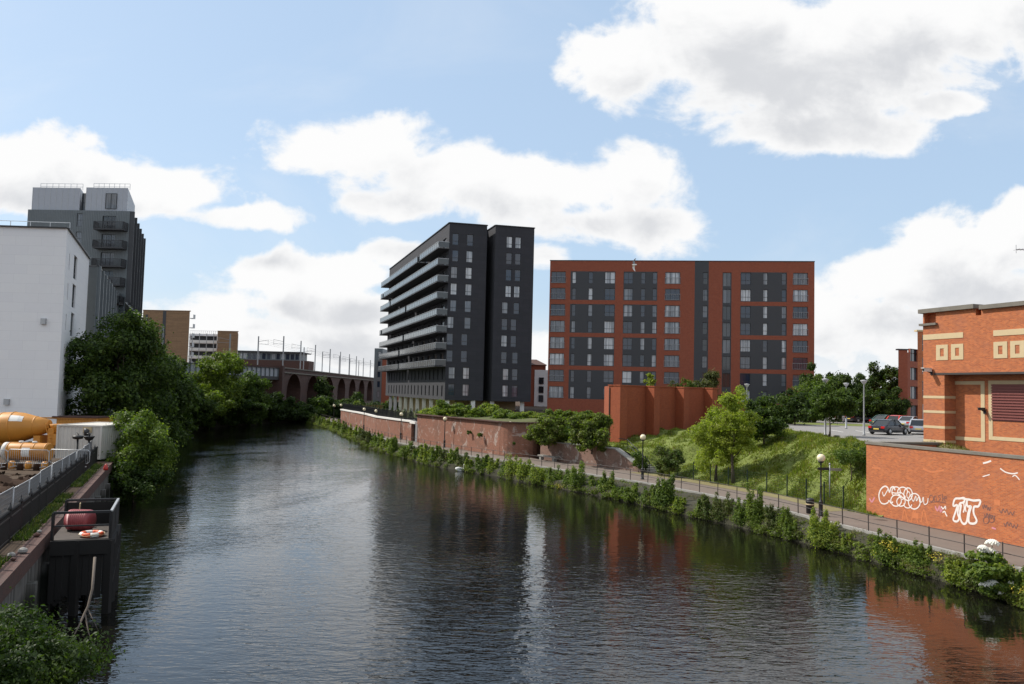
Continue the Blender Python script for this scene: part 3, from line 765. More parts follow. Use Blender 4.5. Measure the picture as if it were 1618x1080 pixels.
# brick bands between the double-storey panels stand a little proud
windows(root, RF.o, RF.u, O_n, .22, tra=(.36,), fw=.06)
windows(root, RF.o, RF.u, O_w, .22, mul=(.5,), tra=(.36,), fw=.06)
windows(root, RF.o, RF.u, O_st, .22, tra=(.5,), fw=.06, gmat='glass_dark')
windows(root, RF.o, RF.u, O_v, .22, mul=(.5,), fw=.06, gmat='glass_dark', name='stair_window')
windows(root, RF.o, RF.u, O_s, .22, mul=(.36, .68), fw=.06, name='balcony_window')
for (a, b, z0, z1) in O_s:
    mb = MB(); p, q = RF.at(a-.08, .07), RF.at(b+.08, .07)
    mb.bar((p[0], p[1], z0+1.05), (q[0], q[1], z0+1.05), .06); mb.bar((p[0], p[1], z0+.1), (q[0], q[1], z0+.1), .05)
    nb_ = 9
    for i in range(nb_+1):
        t = i/nb_; x, y = p[0]+(q[0]-p[0])*t, p[1]+(q[1]-p[1])*t; mb.bar((x, y, z0+.1), (x, y, z0+1.05), .022)
    mb.build('balustrade', M['grey_pole'], root)

# ------------------------------------------------------------------ brick enclosure on the grass with buttresses
E0, E1 = P(967, 620, 95.0), P(1127, 625, 106.5); EF = Face((E0.x, 95.), (E1.x, 106.5)); L = EF.L
zt = 9.85; zb = 2.6
root = thing('brick_enclosure', 'tall windowless red brick enclosure with buttresses standing on the grass bank', 'enclosure wall', (E0.x, 95., zb))
mb = MB(); mb.obox(EF.o, EF.u, 0, L, -.5, 0, zb, zt)
e2 = P(955, 620, 108.); e3 = P(1118, 625, 119.); ED = Face((e2.x, 108.), EF.o); ED2 = Face(EF.at(L), (e3.x, 119.)); mb.obox(ED.o, ED.u, 0, ED.L-.3, -.5, 0, zb, zt-.003); mb.obox(ED2.o, ED2.u, .3, ED2.L, -.5, 0, zb, zt-.003)
mb.build('wall', M['enclosure_brick'], root)
bs = [.0, .31, .60, .90]
for k, t in enumerate(bs):
    s_ = t*L; wd = 1.0 if k else 1.15
    mb = MB(); mb.obox(EF.o, EF.u, s_, s_+wd, .002, 1.3, zb, zt-.006); mb.build('buttress', M['enclosure_brick'], root)
mb = MB(); mb.obox(EF.o, EF.u, -.08, L+.08, -.6, .1, zt+.003, zt+.13)
for k, t in enumerate(bs): mb.obox(EF.o, EF.u, t*L-.06, t*L+(1.06 if k else 1.21), .1, 1.36, zt+.003, zt+.13)
mb.build('coping', M['enclosure_brick'], root)
mb = MB(); mb.bar((*EF.at(-.05, -.35), zb), (*EF.at(-.05, -.35), zt-.2), .09); mb.build('drain_pipe', M['rail_brown'], root)

# ------------------------------------------------------------------ graffiti wall and brick building at the right
G0, G1 = (24.45, 57.2), (27.93, 45.3); GW = Face(G0, G1); GL = 34.
zt = CAMZ-3.05; root = thing('river_wall', 'orange brick wall with white spray paint graffiti beside the towpath', 'wall', (G0[0], G0[1], ZP))
mb = MB(); mb.obox(GW.o, GW.u, 0, GL, -.45, 0, ZP-.3, zt); mb.obox(GW.o, GW.u, 0, .45, -7.5, -.45, ZP-.3, zt); mb.build('wall', M['orange_brick'], root)
mb = MB(); mb.obox(GW.o, GW.u, -.06, GL, -.52, .07, zt, zt+.16); mb.obox(GW.o, GW.u, -.06, .52, -7.5, -.52, zt, zt+.16); mb.build('coping', M['stone_cap'], root)
sheet('ground', [GW.at(.45, -.45), GW.at(GL, -.45), GW.at(GL, -12), GW.at(.45, -12)], zt-.35, M['roof_dark'])
def g3(cx, cy): return GW.sz(1200+cx/3.6, 680+cy/3.6)
def stroke(mb, pts, wd, off, closed=False, mi=0):
    if closed: pts = pts+pts[:1]
    ss = [g3(*p) for p in pts]
    # smooth with Catmull-Rom
    out = []
    for i in range(len(ss)-1):
        p0 = ss[max(0, i-1)] if not closed or i else ss[-2]; p1, p2 = ss[i], ss[i+1]; p3 = ss[min(len(ss)-1, i+2)] if not closed or i+2 < len(ss) else ss[1]
        for k in range(6):
            t = k/6
            out.append(tuple(.5*((2*b)+(-a+c)*t+(2*a-5*b+4*c-d)*t*t+(-a+3*b-3*c+d)*t**3) for a, b, c, d in zip(p0, p1, p2, p3)))
    out.append(ss[-1]); pr = None
    for i in range(len(out)):
        a = out[max(0, i-1)]; b = out[min(len(out)-1, i+1)]; dx, dz = b[0]-a[0], b[1]-a[1]; l = math.hypot(dx, dz) or 1
        q = (-dz/l*wd/2, dx/l*wd/2); l_, r_ = (out[i][0]+q[0], out[i][1]+q[1]), (out[i][0]-q[0], out[i][1]-q[1])
        if pr:
            f = [pr[1], (r_), (l_), pr[0]]; mb.face([(*GW.at(s, off), z) for s, z in f], mi)
        pr = (l_, r_)
def ell(cx, cy, rx, ry, a0=0, a1=360, n=14): return [(cx+rx*math.cos(R(a0+(a1-a0)*k/n)), cy+ry*math.sin(R(a0+(a1-a0)*k/n))) for k in range(n+(0 if a1-a0 == 360 else 1))]
mb = MB()
stroke(mb, [(683, 395), (680, 365), (690, 335), (712, 317), (730, 325), (740, 350), (748, 326), (764, 320), (772, 340)], .10, .006)
stroke(mb, [(683, 395), (694, 412), (712, 417), (730, 410), (738, 398), (748, 412), (760, 405)], .085, .0065)
stroke(mb, [(700, 348), (708, 372), (724, 348), (733, 330)], .07, .007)
stroke(mb, ell(778, 348, 24, 28, 130, 400), .08, .0075); stroke(mb, [(756, 352), (778, 356), (800, 350)], .07, .008)
stroke(mb, ell(778, 398, 30, 32), .08, .0085, True)
stroke(mb, ell(815, 348, 28, 26, 100, 380), .08, .009); stroke(mb, [(802, 350), (818, 362), (830, 380), (812, 392)], .07, .0095)
stroke(mb, ell(846, 362, 24, 36), .08, .010, True); stroke(mb, ell(848, 366, 9, 18), .06, .0105, True)
stroke(mb, ell(806, 404, 24, 26), .075, .011, True)
stroke(mb, ell(882, 402, 34, 44), .08, .0115, True); stroke(mb, ell(845, 420, 22, 20, 0, 200), .07, .012)
stroke(mb, [(862, 372), (876, 402), (890, 372), (894, 400), (908, 376), (912, 404), (926, 404), (930, 380)], .06, .0125)
stroke(mb, [(934, 378), (938, 418), (956, 412), (960, 384)], .06, .013)
mb.build('graffiti_bubble_letters', M['paint_white'], root)
mb = MB()
stroke(mb, [(1112, 390), (1140, 386), (1166, 384), (1163, 408), (1140, 416), (1128, 466), (1136, 500), (1122, 517), (1103, 506), (1116, 462), (1126, 424), (1103, 428)], .12, .006, True)
stroke(mb, [(1146, 384), (1190, 392)], .12, .0065); stroke(mb, [(1148, 420), (1140, 478), (1150, 518), (1166, 531), (1180, 516), (1188, 470), (1200, 432)], .13, .007)
stroke(mb, [(1160, 400), (1166, 440), (1160, 466)], .09, .0075); stroke(mb, [(1180, 396), (1172, 440), (1176, 462)], .09, .008)
stroke(mb, [(1184, 394), (1220, 398), (1256, 398), (1246, 430), (1222, 434), (1219, 470), (1236, 512), (1220, 529), (1192, 520), (1194, 470), (1204, 432), (1184, 430)], .13, .0085, True)
mb.build('graffiti_block_letters', M['paint_white'], root)
mb = MB()
stroke(mb, ell(978, 386, 12, 18), .05, .006, True); stroke(mb, [(994, 402), (996, 372), (1004, 380), (1010, 402)], .05, .0065); stroke(mb, [(1032, 366), (1018, 374), (1030, 386), (1018, 402)], .05, .007)
stroke(mb, [(1040, 358), (1042, 402)], .05, .0075); stroke(mb, [(1050, 390), (1066, 382), (1058, 374), (1048, 390), (1062, 404)], .05, .008); stroke(mb, [(966, 412), (1010, 404), (1060, 412)], .04, .0085)
for (x, y, wdt) in ((1268, 430, 48), (1280, 480, 60), (1365, 455, 85), (1390, 530, 80)):
    pts = []
    for k in range(9): pts.append((x+wdt*k/8, y+(12 if k % 2 else -14)*(1 if k % 3 else .4)+k*2))
    stroke(mb, pts, .055, .006+.0005*(x % 7))
for (x, y) in ((1290, 510), (1322, 502)): stroke(mb, ell(x, y, 16, 20), .05, .0095, True)
mb.build('graffiti_dark_tags', M['paint_dark'], root)
mb = MB()
stroke(mb, [(1000, 430), (1012, 455), (1026, 430), (1030, 462), (1044, 440)], .10, .006); stroke(mb, [(626, 385), (640, 405), (655, 380)], .12, .0065); stroke(mb, [(1322, 552), (1345, 560)], .1, .007)
mb.build('graffiti_pink_tags', M['paint_pink'], root)
mb = MB()
stroke(mb, [(1034, 432), (1046, 444), (1058, 430), (1060, 448)], .07, .0068); stroke(mb, [(1042, 466), (1054, 460), (1060, 474), (1068, 488)], .08, .0072)
stroke(mb, [(1272, 186), (1296, 180), (1318, 172)], .10, .006); stroke(mb, [(1270, 262), (1310, 250)], .06, .0065); stroke(mb, [(1370, 215), (1400, 236), (1440, 245), (1470, 240)], .07, .007); stroke(mb, [(1440, 262), (1456, 255), (1480, 280)], .06, .0075)
mb.build('graffiti_white_dashes', M['paint_white'], root)
mb = MB()
stroke(mb, [(870, 480), (905, 486)], .35, .006); stroke(mb, [(1335, 408), (1370, 412)], .3, .0065); stroke(mb, [(640, 210), (690, 216)], .14, .007); stroke(mb, [(930, 215), (980, 235), (1050, 225)], .12, .0075)
for k in range(3): stroke(mb, [(810+k*55, 520), (826+k*55, 450), (846+k*55, 525)], .09, .008+.0004*k)
mb.build('graffiti_faded_patches', M['paint_grey'], root)

bd = P(1459, 632, 60.); BF = Face((bd.x, 60.), (bd.x+.36, 60.-1.)); BL = 26.
def c2(cx, cy, off=0.): return BF.sz(1360+cx/2.159, 400+cy/2.159, off)
zb = zt-.35; s0, zR = c2(215, 192); zRb = c2(500, 170)[1]; zov = c2(300, 407)[1]
root = thing('brick_building', 'orange brick building with cream bands and square motifs behind the graffiti wall', 'building', (bd.x, 60., zb))
nA = c2(392, 190)[0]; nB = c2(411, 190)[0]; zcut = c2(400, 211)[1]; zp = zR-.28
wS = c2(256, 220)[0]; wz0, wz1 = c2(240, 238)[1], c2(240, 203)[1]
mb = MB(); D = 11.
mb.wall(BF.o, BF.u, BL, zov, zp, [(.12, wS, wz0, wz1), (nA, nB, zcut, zp-.003)], .5, 0)
mb.face([(*BF.at(0), zov), (*BF.at(BL), zov), (*BF.at(BL, -D), zov), (*BF.at(0, -D), zov)][::-1])
mb.face([(*BF.at(0), zp), (*BF.at(BL), zp), (*BF.at(BL, -D), zp), (*BF.at(0, -D), zp)])
lu = (-BF.n[0], -BF.n[1])  # end wall, seen from up-river
mb.wall(BF.at(0, -D), BF.n, D, zb, zp, [], .5)
pier = c2(286, 500)[0]; rcs = -1.0
mb.wall(BF.o, BF.u, pier, zb, zov-.003, [], .3); mb.face([(*BF.at(pier), zb), (*BF.at(pier, rcs), zb), (*BF.at(pier, rcs), zov-.003), (*BF.at(pier), zov-.003)])
mb.wall(BF.at(pier, rcs), BF.u, BL-pier, zb, zov-.003, [], .3)
mb.face([(*BF.at(BL), zb), (*BF.at(BL, -D), zb), (*BF.at(BL, -D), zp), (*BF.at(BL), zp)])
mb.obox(BF.o, BF.u, .03, wS+.06, -.9, -.5, wz0-.05, wz1+.05); mb.obox(BF.o, BF.u, nA-.05, nB+.05, -.9, -.5, zcut-.1, zp-.01)
mb.build('wall', M['orange_brick'], root)
mb = MB(); mb.obox(BF.o, BF.u, nB+.02, BL, -.5, 0.0, zp+.004, zRb-.25); mb.build('parapet', M['orange_brick'], root)
mb = MB(); mb.obox(BF.o, BF.u, -.25, nA, -1.2, .22, zp+.003, zR+.02); mb.obox(BF.o, BF.u, nB, BL, -1.2, .22, zRb-.247, zRb+.03); mb.obox(BF.o, BF.u, -.2, wS+.15, -.3, .2, wz0-.16, wz0-.002); mb.obox(BF.o, BF.u, -.25, .1, -D, -1.2, zp+.003, zR+.02)
mb.build('coping', M['stone_cap'], root)
mb = MB(); mb.obox(BF.o, BF.u, pier-.9, BL, rcs, .04, zov-.14, zov-.006); mb.build('lintel', M['rail_brown'], root)
def rect(name, x0, y0, x1, y1, off, mt, tk=.03):
    a, z1 = c2(x0, y0, off); b, z0 = c2(x1, y1, off); mb = MB(); mb.obox(BF.o, BF.u, min(a, b), max(a, b), off, off+tk, min(z0, z1), max(z0, z1)); return mb.build(name, mt, root)
def framep(name, x0, y0, x1, y1, wd, off, mt, tk=.03):
    a, z1 = c2(x0, y0, off); b, z0 = c2(x1, y1, off); mb = MB()
    mb.obox(BF.o, BF.u, a, a+wd, off, off+tk, z0, z1); mb.obox(BF.o, BF.u, b-wd, b, off, off+tk, z0, z1); mb.obox(BF.o, BF.u, a+wd, b-wd, off, off+tk, z0, z0+wd*.8); mb.obox(BF.o, BF.u, a+wd, b-wd, off, off+tk, z1-wd*.8, z1); return mb.build(name, mt, root)
a_, z_ = c2(216, 288); b_ = c2(350, 280)[0]; zz_ = c2(280, 283)[1]
mb = MB(); mb.obox(BF.o, BF.u, .02, b_, .0, .03, zz_-.18, zz_+.2); mb.build('cream_band', M['cream'], root)
a_ = c2(453, 270)[0]; zz_ = c2(500, 270)[1]
mb = MB(); mb.obox(BF.o, BF.u, a_, BL-3, .0, .03, zz_-.18, zz_+.2); mb.build('cream_band', M['cream'], root)
q0 = c2(258, 338); q1 = c2(298, 338); q2 = c2(309, 336)[0]; q3 = c2(350, 336)[0]; q4 = c2(454, 330)[0]; q5 = c2(500, 330)[0]; q6 = c2(511, 328)[0]
zc_ = c2(300, 337)[1]; hs = .54
for sa in (q0[0], q2, q4, q6, q6+(q6-q4)*3.2, q6+(q6-q4)*4.2):
    wd = .34; sb = sa+(q1[0]-q0[0]); mb = MB(); z0, z1 = zc_-hs, zc_+hs
    mb.obox(BF.o, BF.u, sa, sa+wd, 0, .03, z0, z1); mb.obox(BF.o, BF.u, sb-wd, sb, 0, .03, z0, z1); mb.obox(BF.o, BF.u, sa+wd, sb-wd, 0, .03, z0, z0+.26); mb.obox(BF.o, BF.u, sa+wd, sb-wd, 0, .03, z1-.26, z1)
    mb.build('square_motif', M['cream'], root)
for y in (490, 540, 592, 640):
    z_ = c2(250, y)[1]; mb = MB(); mb.obox(BF.o, BF.u, .0, pier+.001, .0, .02, z_-.09, z_+.09); mb.obox(BF.o, BF.u, pier, pier+.02, rcs, .02, z_-.09, z_+.09); mb.build('cream_stripe', M['cream'], root)
framep('panel_frame', 304, 436, 425, 643, .3, rcs, M['cream'])
framep('panel_frame', 436, 434, 640, 650, .3, rcs, M['cream'])
a_, z1 = c2(447, 447, rcs+.03); b_ = c2(628, 447, rcs+.03)[0]; z0 = c2(470, 572, rcs)[1]
mb = MB(); nsl = 26
for k in range(nsl): mb.obox(BF.o, BF.u, a_, b_, rcs+.002, rcs+.03+(.07 if k % 2 else 0), z0+(z1-z0)*k/nsl, z0+(z1-z0)*(k+.999)/nsl)
mb.build('roller_shutter', M['shutter'], root)
p = BF.at(c2(292, 500, rcs+.1)[0], rcs+.1); mb = MB(); mb.tube([(p[0], p[1], zb), (p[0], p[1], zov-.15)], .07, 8); mb.build('drain_pipe', M['grey_pole'], root)
# wall cameras
def camera_thing(px, py, off, label, cl, sc=1.):
    s_, z_ = BF.sz(px, py, off); p = BF.at(s_, off)
    t = thing('security_camera', label, 'security camera', (p[0], p[1], z_), math.atan2(BF.n[1], BF.n[0]))
    mb = MB(); mb.bar((0, 0, -.12), (.4*sc, 0, .02), .06); mb.box(-.0, -.1, -.22, .04, .1, 0); mb.build('bracket', M['metal_dark'], t, world=False)
    mb = MB(); Mx = Matrix.Rotation(R(90), 3, 'Y') @ Matrix.Rotation(0, 3, 'X'); mb.box(.1*sc, -.11*sc, 0, .75*sc, .11*sc, .22*sc); mb.box(.05*sc, -.14*sc, .22*sc, .85*sc, .14*sc, .26*sc); mb.build('housing', M[cl], t, world=False)
    mb = MB(); mb.lathe([(.08*sc, 0), (.08*sc, .05), (.05*sc, .05)], (.75*sc, 0, .11*sc), 10, M=Matrix.Rotation(R(90), 3, 'Y')); mb.build('lens', M['car_glass'], t, world=False)
camera_thing(1472, 587, .02, 'white security camera on the brick pier under the cream squares', 'white_paint')
camera_thing(1556, 648, rcs+.03, 'black wall lamp camera between the two cream framed panels', 'metal_dark', .7)
# aerial
s_, z_ = c2(541, 158); p = BF.at(s_, -1.0)
t = thing('tv_aerial', 'thin television aerial on a mast above the brick building', 'aerial', (p[0], p[1], zRb))
mb = MB(); mb.tube([(0, 0, -.6), (0, 0, 3.7)], .05, 6); mb.build('mast', M['metal_dark'], t, world=False)
mb = MB(); mb.bar((-.9, 0, 3.45), (.75, 0, 3.45), .05)
for k in range(8): mb.bar((-.85+k*.2, -.35, 3.45), (-.85+k*.2, .35, 3.45), .018)
mb.bar((-.9, -.0, 3.2), (-.9, 0, 3.75), .02); mb.build('antenna', M['grey_pole'], t, world=False)
# ------------------------------------------------------------------ old river walls on the right bank
def wall_strip(line, z0, z1, th=.5, mt=None, name='wall', parent=None, capw=None):
    """a wall along a polyline (its visible face is the right-hand side of the direction of travel)"""
    mb = MB(); L = [Vector((p[0], p[1], 0)) for p in line]; off = []
    for i, p in enumerate(L):
        d = (L[min(i+1, len(L)-1)]-L[max(0, i-1)]).normalized(); off.append(p+Vector((-d.y, d.x, 0))*th)
    for i in range(len(L)-1):
        za, zb = (z1[i], z1[i+1]) if isinstance(z1, (list, tuple)) else (z1, z1)
        a, b, c, d = L[i], L[i+1], off[i+1], off[i]
        mb.face([(a.x, a.y, z0), (b.x, b.y, z0), (b.x, b.y, zb), (a.x, a.y, za)]); mb.face([(c.x, c.y, z0), (d.x, d.y, z0), (d.x, d.y, za), (c.x, c.y, zb)])
        mb.face([(a.x, a.y, za), (b.x, b.y, zb), (c.x, c.y, zb), (d.x, d.y, za)])
    for i, k in ((0, 0), (-1, -1)):
        zz = z1[k] if isinstance(z1, (list, tuple)) else z1
        mb.face([(L[i].x, L[i].y, z0), (L[i].x, L[i].y, zz), (off[i].x, off[i].y, zz), (off[i].x, off[i].y, z0)])
    return mb.build(name, mt, parent)
cw = [(-36.2, 178), (-32.6, 168.5), (-29.2, 160), (-26.2, 151.5), (-22.6, 140), (-18.2, 130.5), (-14.6, 123.5)]
root = thing('river_wall', 'curved brick wall with a white painted coping below the black building', 'wall', (-29.2, 160, ZP))
wall_strip(cw, ZP-.3, 4.0, .5, M['old_brick'], 'wall', root)
mb = MB(); cs = [Vector((p[0]+.22, p[1]+.1, 4.12)) for p in cw]
for a, b in zip(cs[:-1], cs[1:]): mb.bar(a, b, .75, .26)
mb.build('coping', M['white_paint'], root)
dd = (Vector((cw[-1][0], cw[-1][1], 0))-Vector((cw[-2][0], cw[-2][1], 0))).normalized()
a = Vector((cw[-1][0], cw[-1][1], 0)); b = a+dd*2.2
mb = MB(); n_ = Vector((dd.y, -dd.x, 0))
mb.prism([tuple((a-n_*.5)[:2]), tuple((b-n_*.5)[:2]), tuple((b-n_*.42)[:2]), tuple((a-n_*.42)[:2])], ZP, 3.85); mb.build('door', M['metal_dark'], root)
mb = MB(); mb.bar((a.x, a.y, 3.98), (b.x, b.y, 3.98), .6, .3)
mb.bar((b.x, b.y, ZP), (b.x, b.y, 3.83), .3, .5); mb.build('door_surround', M['white_paint'], root)
b2 = b+dd*.15
rw = [tuple(b2[:2]), (-9.5, 114.5), (-5, 107), (-1.2, 100.2)]
cx_, cy_, rr_ = 1.2, 101.6, 2.75
for k in range(12):
    t = R(211+k*13.5); rw.append((cx_+rr_*math.cos(t), cy_+rr_*math.sin(t)))
rw.append((6.0, 106))
root = thing('river_wall', 'weathered brick wall with a rounded end and pale patches beside the towpath', 'wall', (b2.x, b2.y, ZP))
wall_strip(rw, ZP-.3, 5.2, .5, M['old_brick'], 'wall', root)
mb = MB(); cs = [Vector((p[0], p[1], 5.26)) for p in rw]
for a, b in zip(cs[:-1], cs[1:]): mb.bar(a-(b-a)*.03, b+(b-a)*.03, .62, .12)
mb.build('coping', M['quay_brick'], root)
lw = [(3.6, 97.2), (6.2, 93.4), (8.6, 90.1), (11.0, 86.7), (12.2, 85.0), (13.4, 83.4)]
root = thing('river_wall', 'low crumbling pale brick wall with a sloping end below the big shrubs', 'wall', (8.6, 90.1, ZP))
o = wall_strip(lw, ZP-.3, [3.25, 3.2, 3.25, 3.2, 2.3, 1.35], .6, None, 'wall', root) if False else wall_strip(lw, ZP-.3, [3.25, 3.2, 3.25, 3.2, 2.3, 1.35], .6, brick('pale_old_brick', (.27, .14, .10), (.20, .105, .08), (.26, .21, .17), stain=.9, stainc=(.075, .06, .05), white=.8), 'wall', root)
mb = MB(); zz = [3.25, 3.2, 3.25, 3.2, 2.3, 1.35]; cs = [Vector((p[0]+.2, p[1]+.15, z+.05)) for p, z in zip(lw, zz)]
for a, b in zip(cs[:-1], cs[1:]): mb.bar(a, b, .75, .12)
mb.build('coping', M['concrete'], root)
# soil terrace behind the walls, stepping up to the upper ground
mb = MB()
rowA = [(-36, 180, 3.6), (-28, 160.5, 3.8), (-21.8, 140.6, 3.8), (-12, 120, 4.9), (-.6, 101.5, 4.9), (4, 98.4, 3.0), (8.9, 90.6, 3.05), (11.6, 87.4, 3.0), (12.2, 86.6, 2.9)]
rowB = [(-24, 180, 4.2), (-20, 162, 4.2), (-15, 145, 4.4), (-6, 124, 5.5), (4, 106.5, 5.5), (7.5, 103, 5.3), (8.4, 98, 3.4), (10, 92, 3.0), (12.3, 86.8, 2.85)]
rowC = [(-10, 181, 4.2), (-7, 160, 4.2), (-2, 147, 4.6), (14, 126, 5.53), (22, 112, 5.53), (24, 108, 5.53), (20, 101.5, 3.3), (18, 96, 3.0), (14, 88, 2.6)]
for r1, r2 in ((rowA, rowB), (rowB, rowC)):
    for i in range(8): mb.face([r1[i], r1[i+1], r2[i+1], r2[i]], 0, True)
o = mb.build('terrace_soil', M['rough_green'])
struct(o)
# steps up from the path with a hand rail
root = thing('steps', 'stone steps with a dark hand rail climbing from the path to the brick enclosure', 'steps', (12.6, 84.5, ZP))
mb = MB(); sdir = Vector((-.35, .94, 0)).normalized(); sn = Vector((sdir.y, -sdir.x, 0))
for k in range(11):
    p = Vector((13.9, 82.9, 0))+sdir*k*.42; q = p+sdir*.43
    mb.prism([tuple((p)[:2]), tuple((p+sn*1.6)[:2]), tuple((q+sn*1.6)[:2]), tuple(q[:2])], ZP-.2, ZP+.17*(k+1))
mb.build('tread', M['concrete'], root)
mb = MB(); pts = [Vector((13.9, 82.9, ZP+1.1)), Vector((13.9, 82.9, ZP+1.1))+sdir*4.6+Vector((0, 0, 1.9)), Vector((13.9, 82.9, ZP+3))+sdir*6.5]
mb.tube(pts, .04, 6); mb.bar(pts[0], pts[0]-Vector((0, 0, 1.1)), .06); mb.bar(pts[1], pts[1]-Vector((0, 0, 1.2)), .06)
mb.tube([p-Vector((0, 0, .45)) for p in pts], .03, 6); mb.build('handrail', M['black_iron'], root)

# dark spear railing above the white coping, timber hoarding behind it
def iron_fence(name, line, z, h, gap, label, cat, mt, fin=True, post=2.4, r=.022):
    root = thing(name, label, cat, (line[0][0], line[0][1], z)); L = resample(line, gap); mb = MB()
    for p in L:
        mb.box(p.x-r, p.y-r, z, p.x+r, p.y+r, z+h)
        if fin: mb.lathe([(.012, 0), (.05, .05), (.02, .12), (.0, .2)], (p.x, p.y, z+h), 5)
    mb.build('bars', mt, root); L2 = resample(line, post)
    for zr in (z+.12, z+h-.12):
        mb = MB()
        for a, b in zip(L2[:-1], L2[1:]): mb.bar((a.x, a.y, zr), (b.x, b.y, zr), .05)
        mb.build('rail', mt, root)
    for p in L2:
        mb = MB(); mb.box(p.x-.045, p.y-.045, z, p.x+.045, p.y+.045, z+h+.08)
        mb.lathe([(.03, 0), (.075, .06), (.085, .12), (.05, .2), (.015, .25), (.03, .3), (.0, .36)], (p.x, p.y, z+h+.08), 7); mb.build('post', mt, root)
    return root
iron_fence('iron_railing', [(x+.35, y+.25) for x, y in cw], 4.25, 1.05, .3, 'black spear topped railing standing on the white coping of the curved wall', 'railing', M['black_iron'], r=.035)
# clipped dark conifers behind that railing
for k in range(16):
    t = k/15; i = min(4, int(t*5)); f = t*5-i; x = cw[i+1][0]+(cw[min(6, i+2)][0]-cw[i+1][0])*f+1.6; y = cw[i+1][1]+(cw[min(6, i+2)][1]-cw[i+1][1])*f+.8
    root = thing('clipped_conifer', 'small clipped dark conifer behind the spear railing, %s from the far end' % ordn(k), 'conifer', (x, y, 4.1), 0, 'clipped conifers behind the spear railing')
    bl = [(0, 0, .5, .42, .42, .5), (0, 0, 1.0, .3, .3, .5), (0, 0, 1.5, .16, .16, .4)]
    leaves('foliage', bl, 320, .09, 50+k, F_['dark'], root)
    mb = MB(); mb.tube([(0, 0, -.2), (0, 0, .9)], [.05, .03], 6); mb.build('stem', M['bark'], root, world=False)
h0 = P(562, 640, 196); h1 = P(606, 640, 196)
root = thing('hoarding', 'brown timber hoarding left of the black building columns', 'hoarding', (h0.x, 196, 4))
mb = MB(); k = 0; x = h0.x
while x < h1.x:
    mb.box(x, 196+(.02 if k % 2 else 0), 3.6, x+.28, 196.1, P(580, 638, 196).z-.2); x += .285; k += 1
mb.build('boards', M['hoarding'], root)

# ------------------------------------------------------------------ lamps, signs, bins and bench
def make_lamp():
    root = thing('street_lamp', '', 'street lamp', (0, 0, 0), 0, 'black globe lamps along the towpath')
    mb = MB(); mb.lathe([(.17, 0), (.17, .08), (.13, .12), (.13, .85), (.16, .9), (.12, .98), (.065, 1.05), (.06, 1.9), (.085, 1.95), (.06, 2.0), (.045, 3.35), (.08, 3.4), (.05, 3.45), (.05, 3.5)], n=12); mb.build('post', M['black_iron'], root, world=False)
    mb = MB(); mb.lathe([(.05, 3.48), (.16, 3.52), (.19, 3.6), (.16, 3.62)], n=14); mb.build('collar', M['black_iron'], root, world=False)
    mb = MB(); mb.lathe([(.10, 3.6)]+[(.27*math.sin(t), 3.83-.27*math.cos(t)) for t in [R(25+k*15.4) for k in range(10)]]+[(.02, 4.1)], n=18); mb.build('globe', M['globe'], root, world=False)
    mb = MB(); mb.lathe([(.07, 4.09), (.03, 4.13), (.012, 4.2)], n=8); mb.build('finial', M['black_iron'], root, world=False)
    return root
lamp = make_lamp()
for (px, py, desc) in [(1297, 815, 'black globe lamp beside the litter bin near the graffiti wall'), (1015, 757, 'black globe lamp at the foot of the steps by the path'), (805, 719, 'black globe lamp in front of the rounded wall end'),
                       (702, 707, 'black globe lamp in front of the plain weathered brick wall'), (633, 694, 'black globe lamp just before the dark door in the curved wall'), (593, 685, 'black globe lamp against the middle of the curved white coped wall'), (574.5, 680, 'black globe lamp near the far end of the curved wall')]:
    p = G(px, py, ZP); place(lamp, (p.x, p.y, ZP), 0, desc)
for (x, y, desc) in [(-36.5, 172.5, 'leftmost globe lamp at the far bend of the towpath'), (-36.3, 178.5, 'second globe lamp at the far bend, right beside the leftmost lamp')]:
    place(lamp, (x, y, ZP), 0, desc)
def make_grey_lamp():
    root = thing('street_lamp', '', 'street lamp', (0, 0, 0), 0, 'grey lamp posts around the car park')
    mb = MB(); mb.lathe([(.14, 0), (.14, .1), (.10, .14), (.10, 1.2), (.065, 1.3), (.05, 4.6), (.05, 4.7)], n=10); mb.build('post', M['grey_pole'], root, world=False)
    mb = MB(); mb.lathe([(.05, 4.65), (.12, 4.7), (.3, 4.98), (.31, 5.02), (.05, 5.06)], n=14); mb.build('lamp_shade', M['frame_white'], root, world=False)
    return root
gl = make_grey_lamp()
for (px, d, desc) in [(1365, 76, 'grey lamp post standing on the car park tarmac beside the black saloon'), (1337, 92, 'grey lamp post in front of the dark trees behind the car park'), (1304, 74.5, 'grey lamp post rising through the small car park tree'), (1180, 96, 'grey lamp post behind the pale green trees on the slope')]:
    p = P(px, 640, d); place(gl, (p.x, d, ZC if d < 95 else 5.4), 0, desc)
p = G(480*.0+1312, 803, ZP); p = P(1311, 800, 62.3)
root = thing('finger_post', 'grey finger signpost with two arms behind the black lamp', 'signpost', (p.x, 62.3, ZP+.1))
mb = MB(); mb.tube([(0, 0, 0), (0, 0, 2.75)], [.055, .05], 8); mb.lathe([(.06, 2.75), (.09, 2.8), (.03, 2.9)], n=8); mb.build('post', M['grey_pole'], root, world=False)
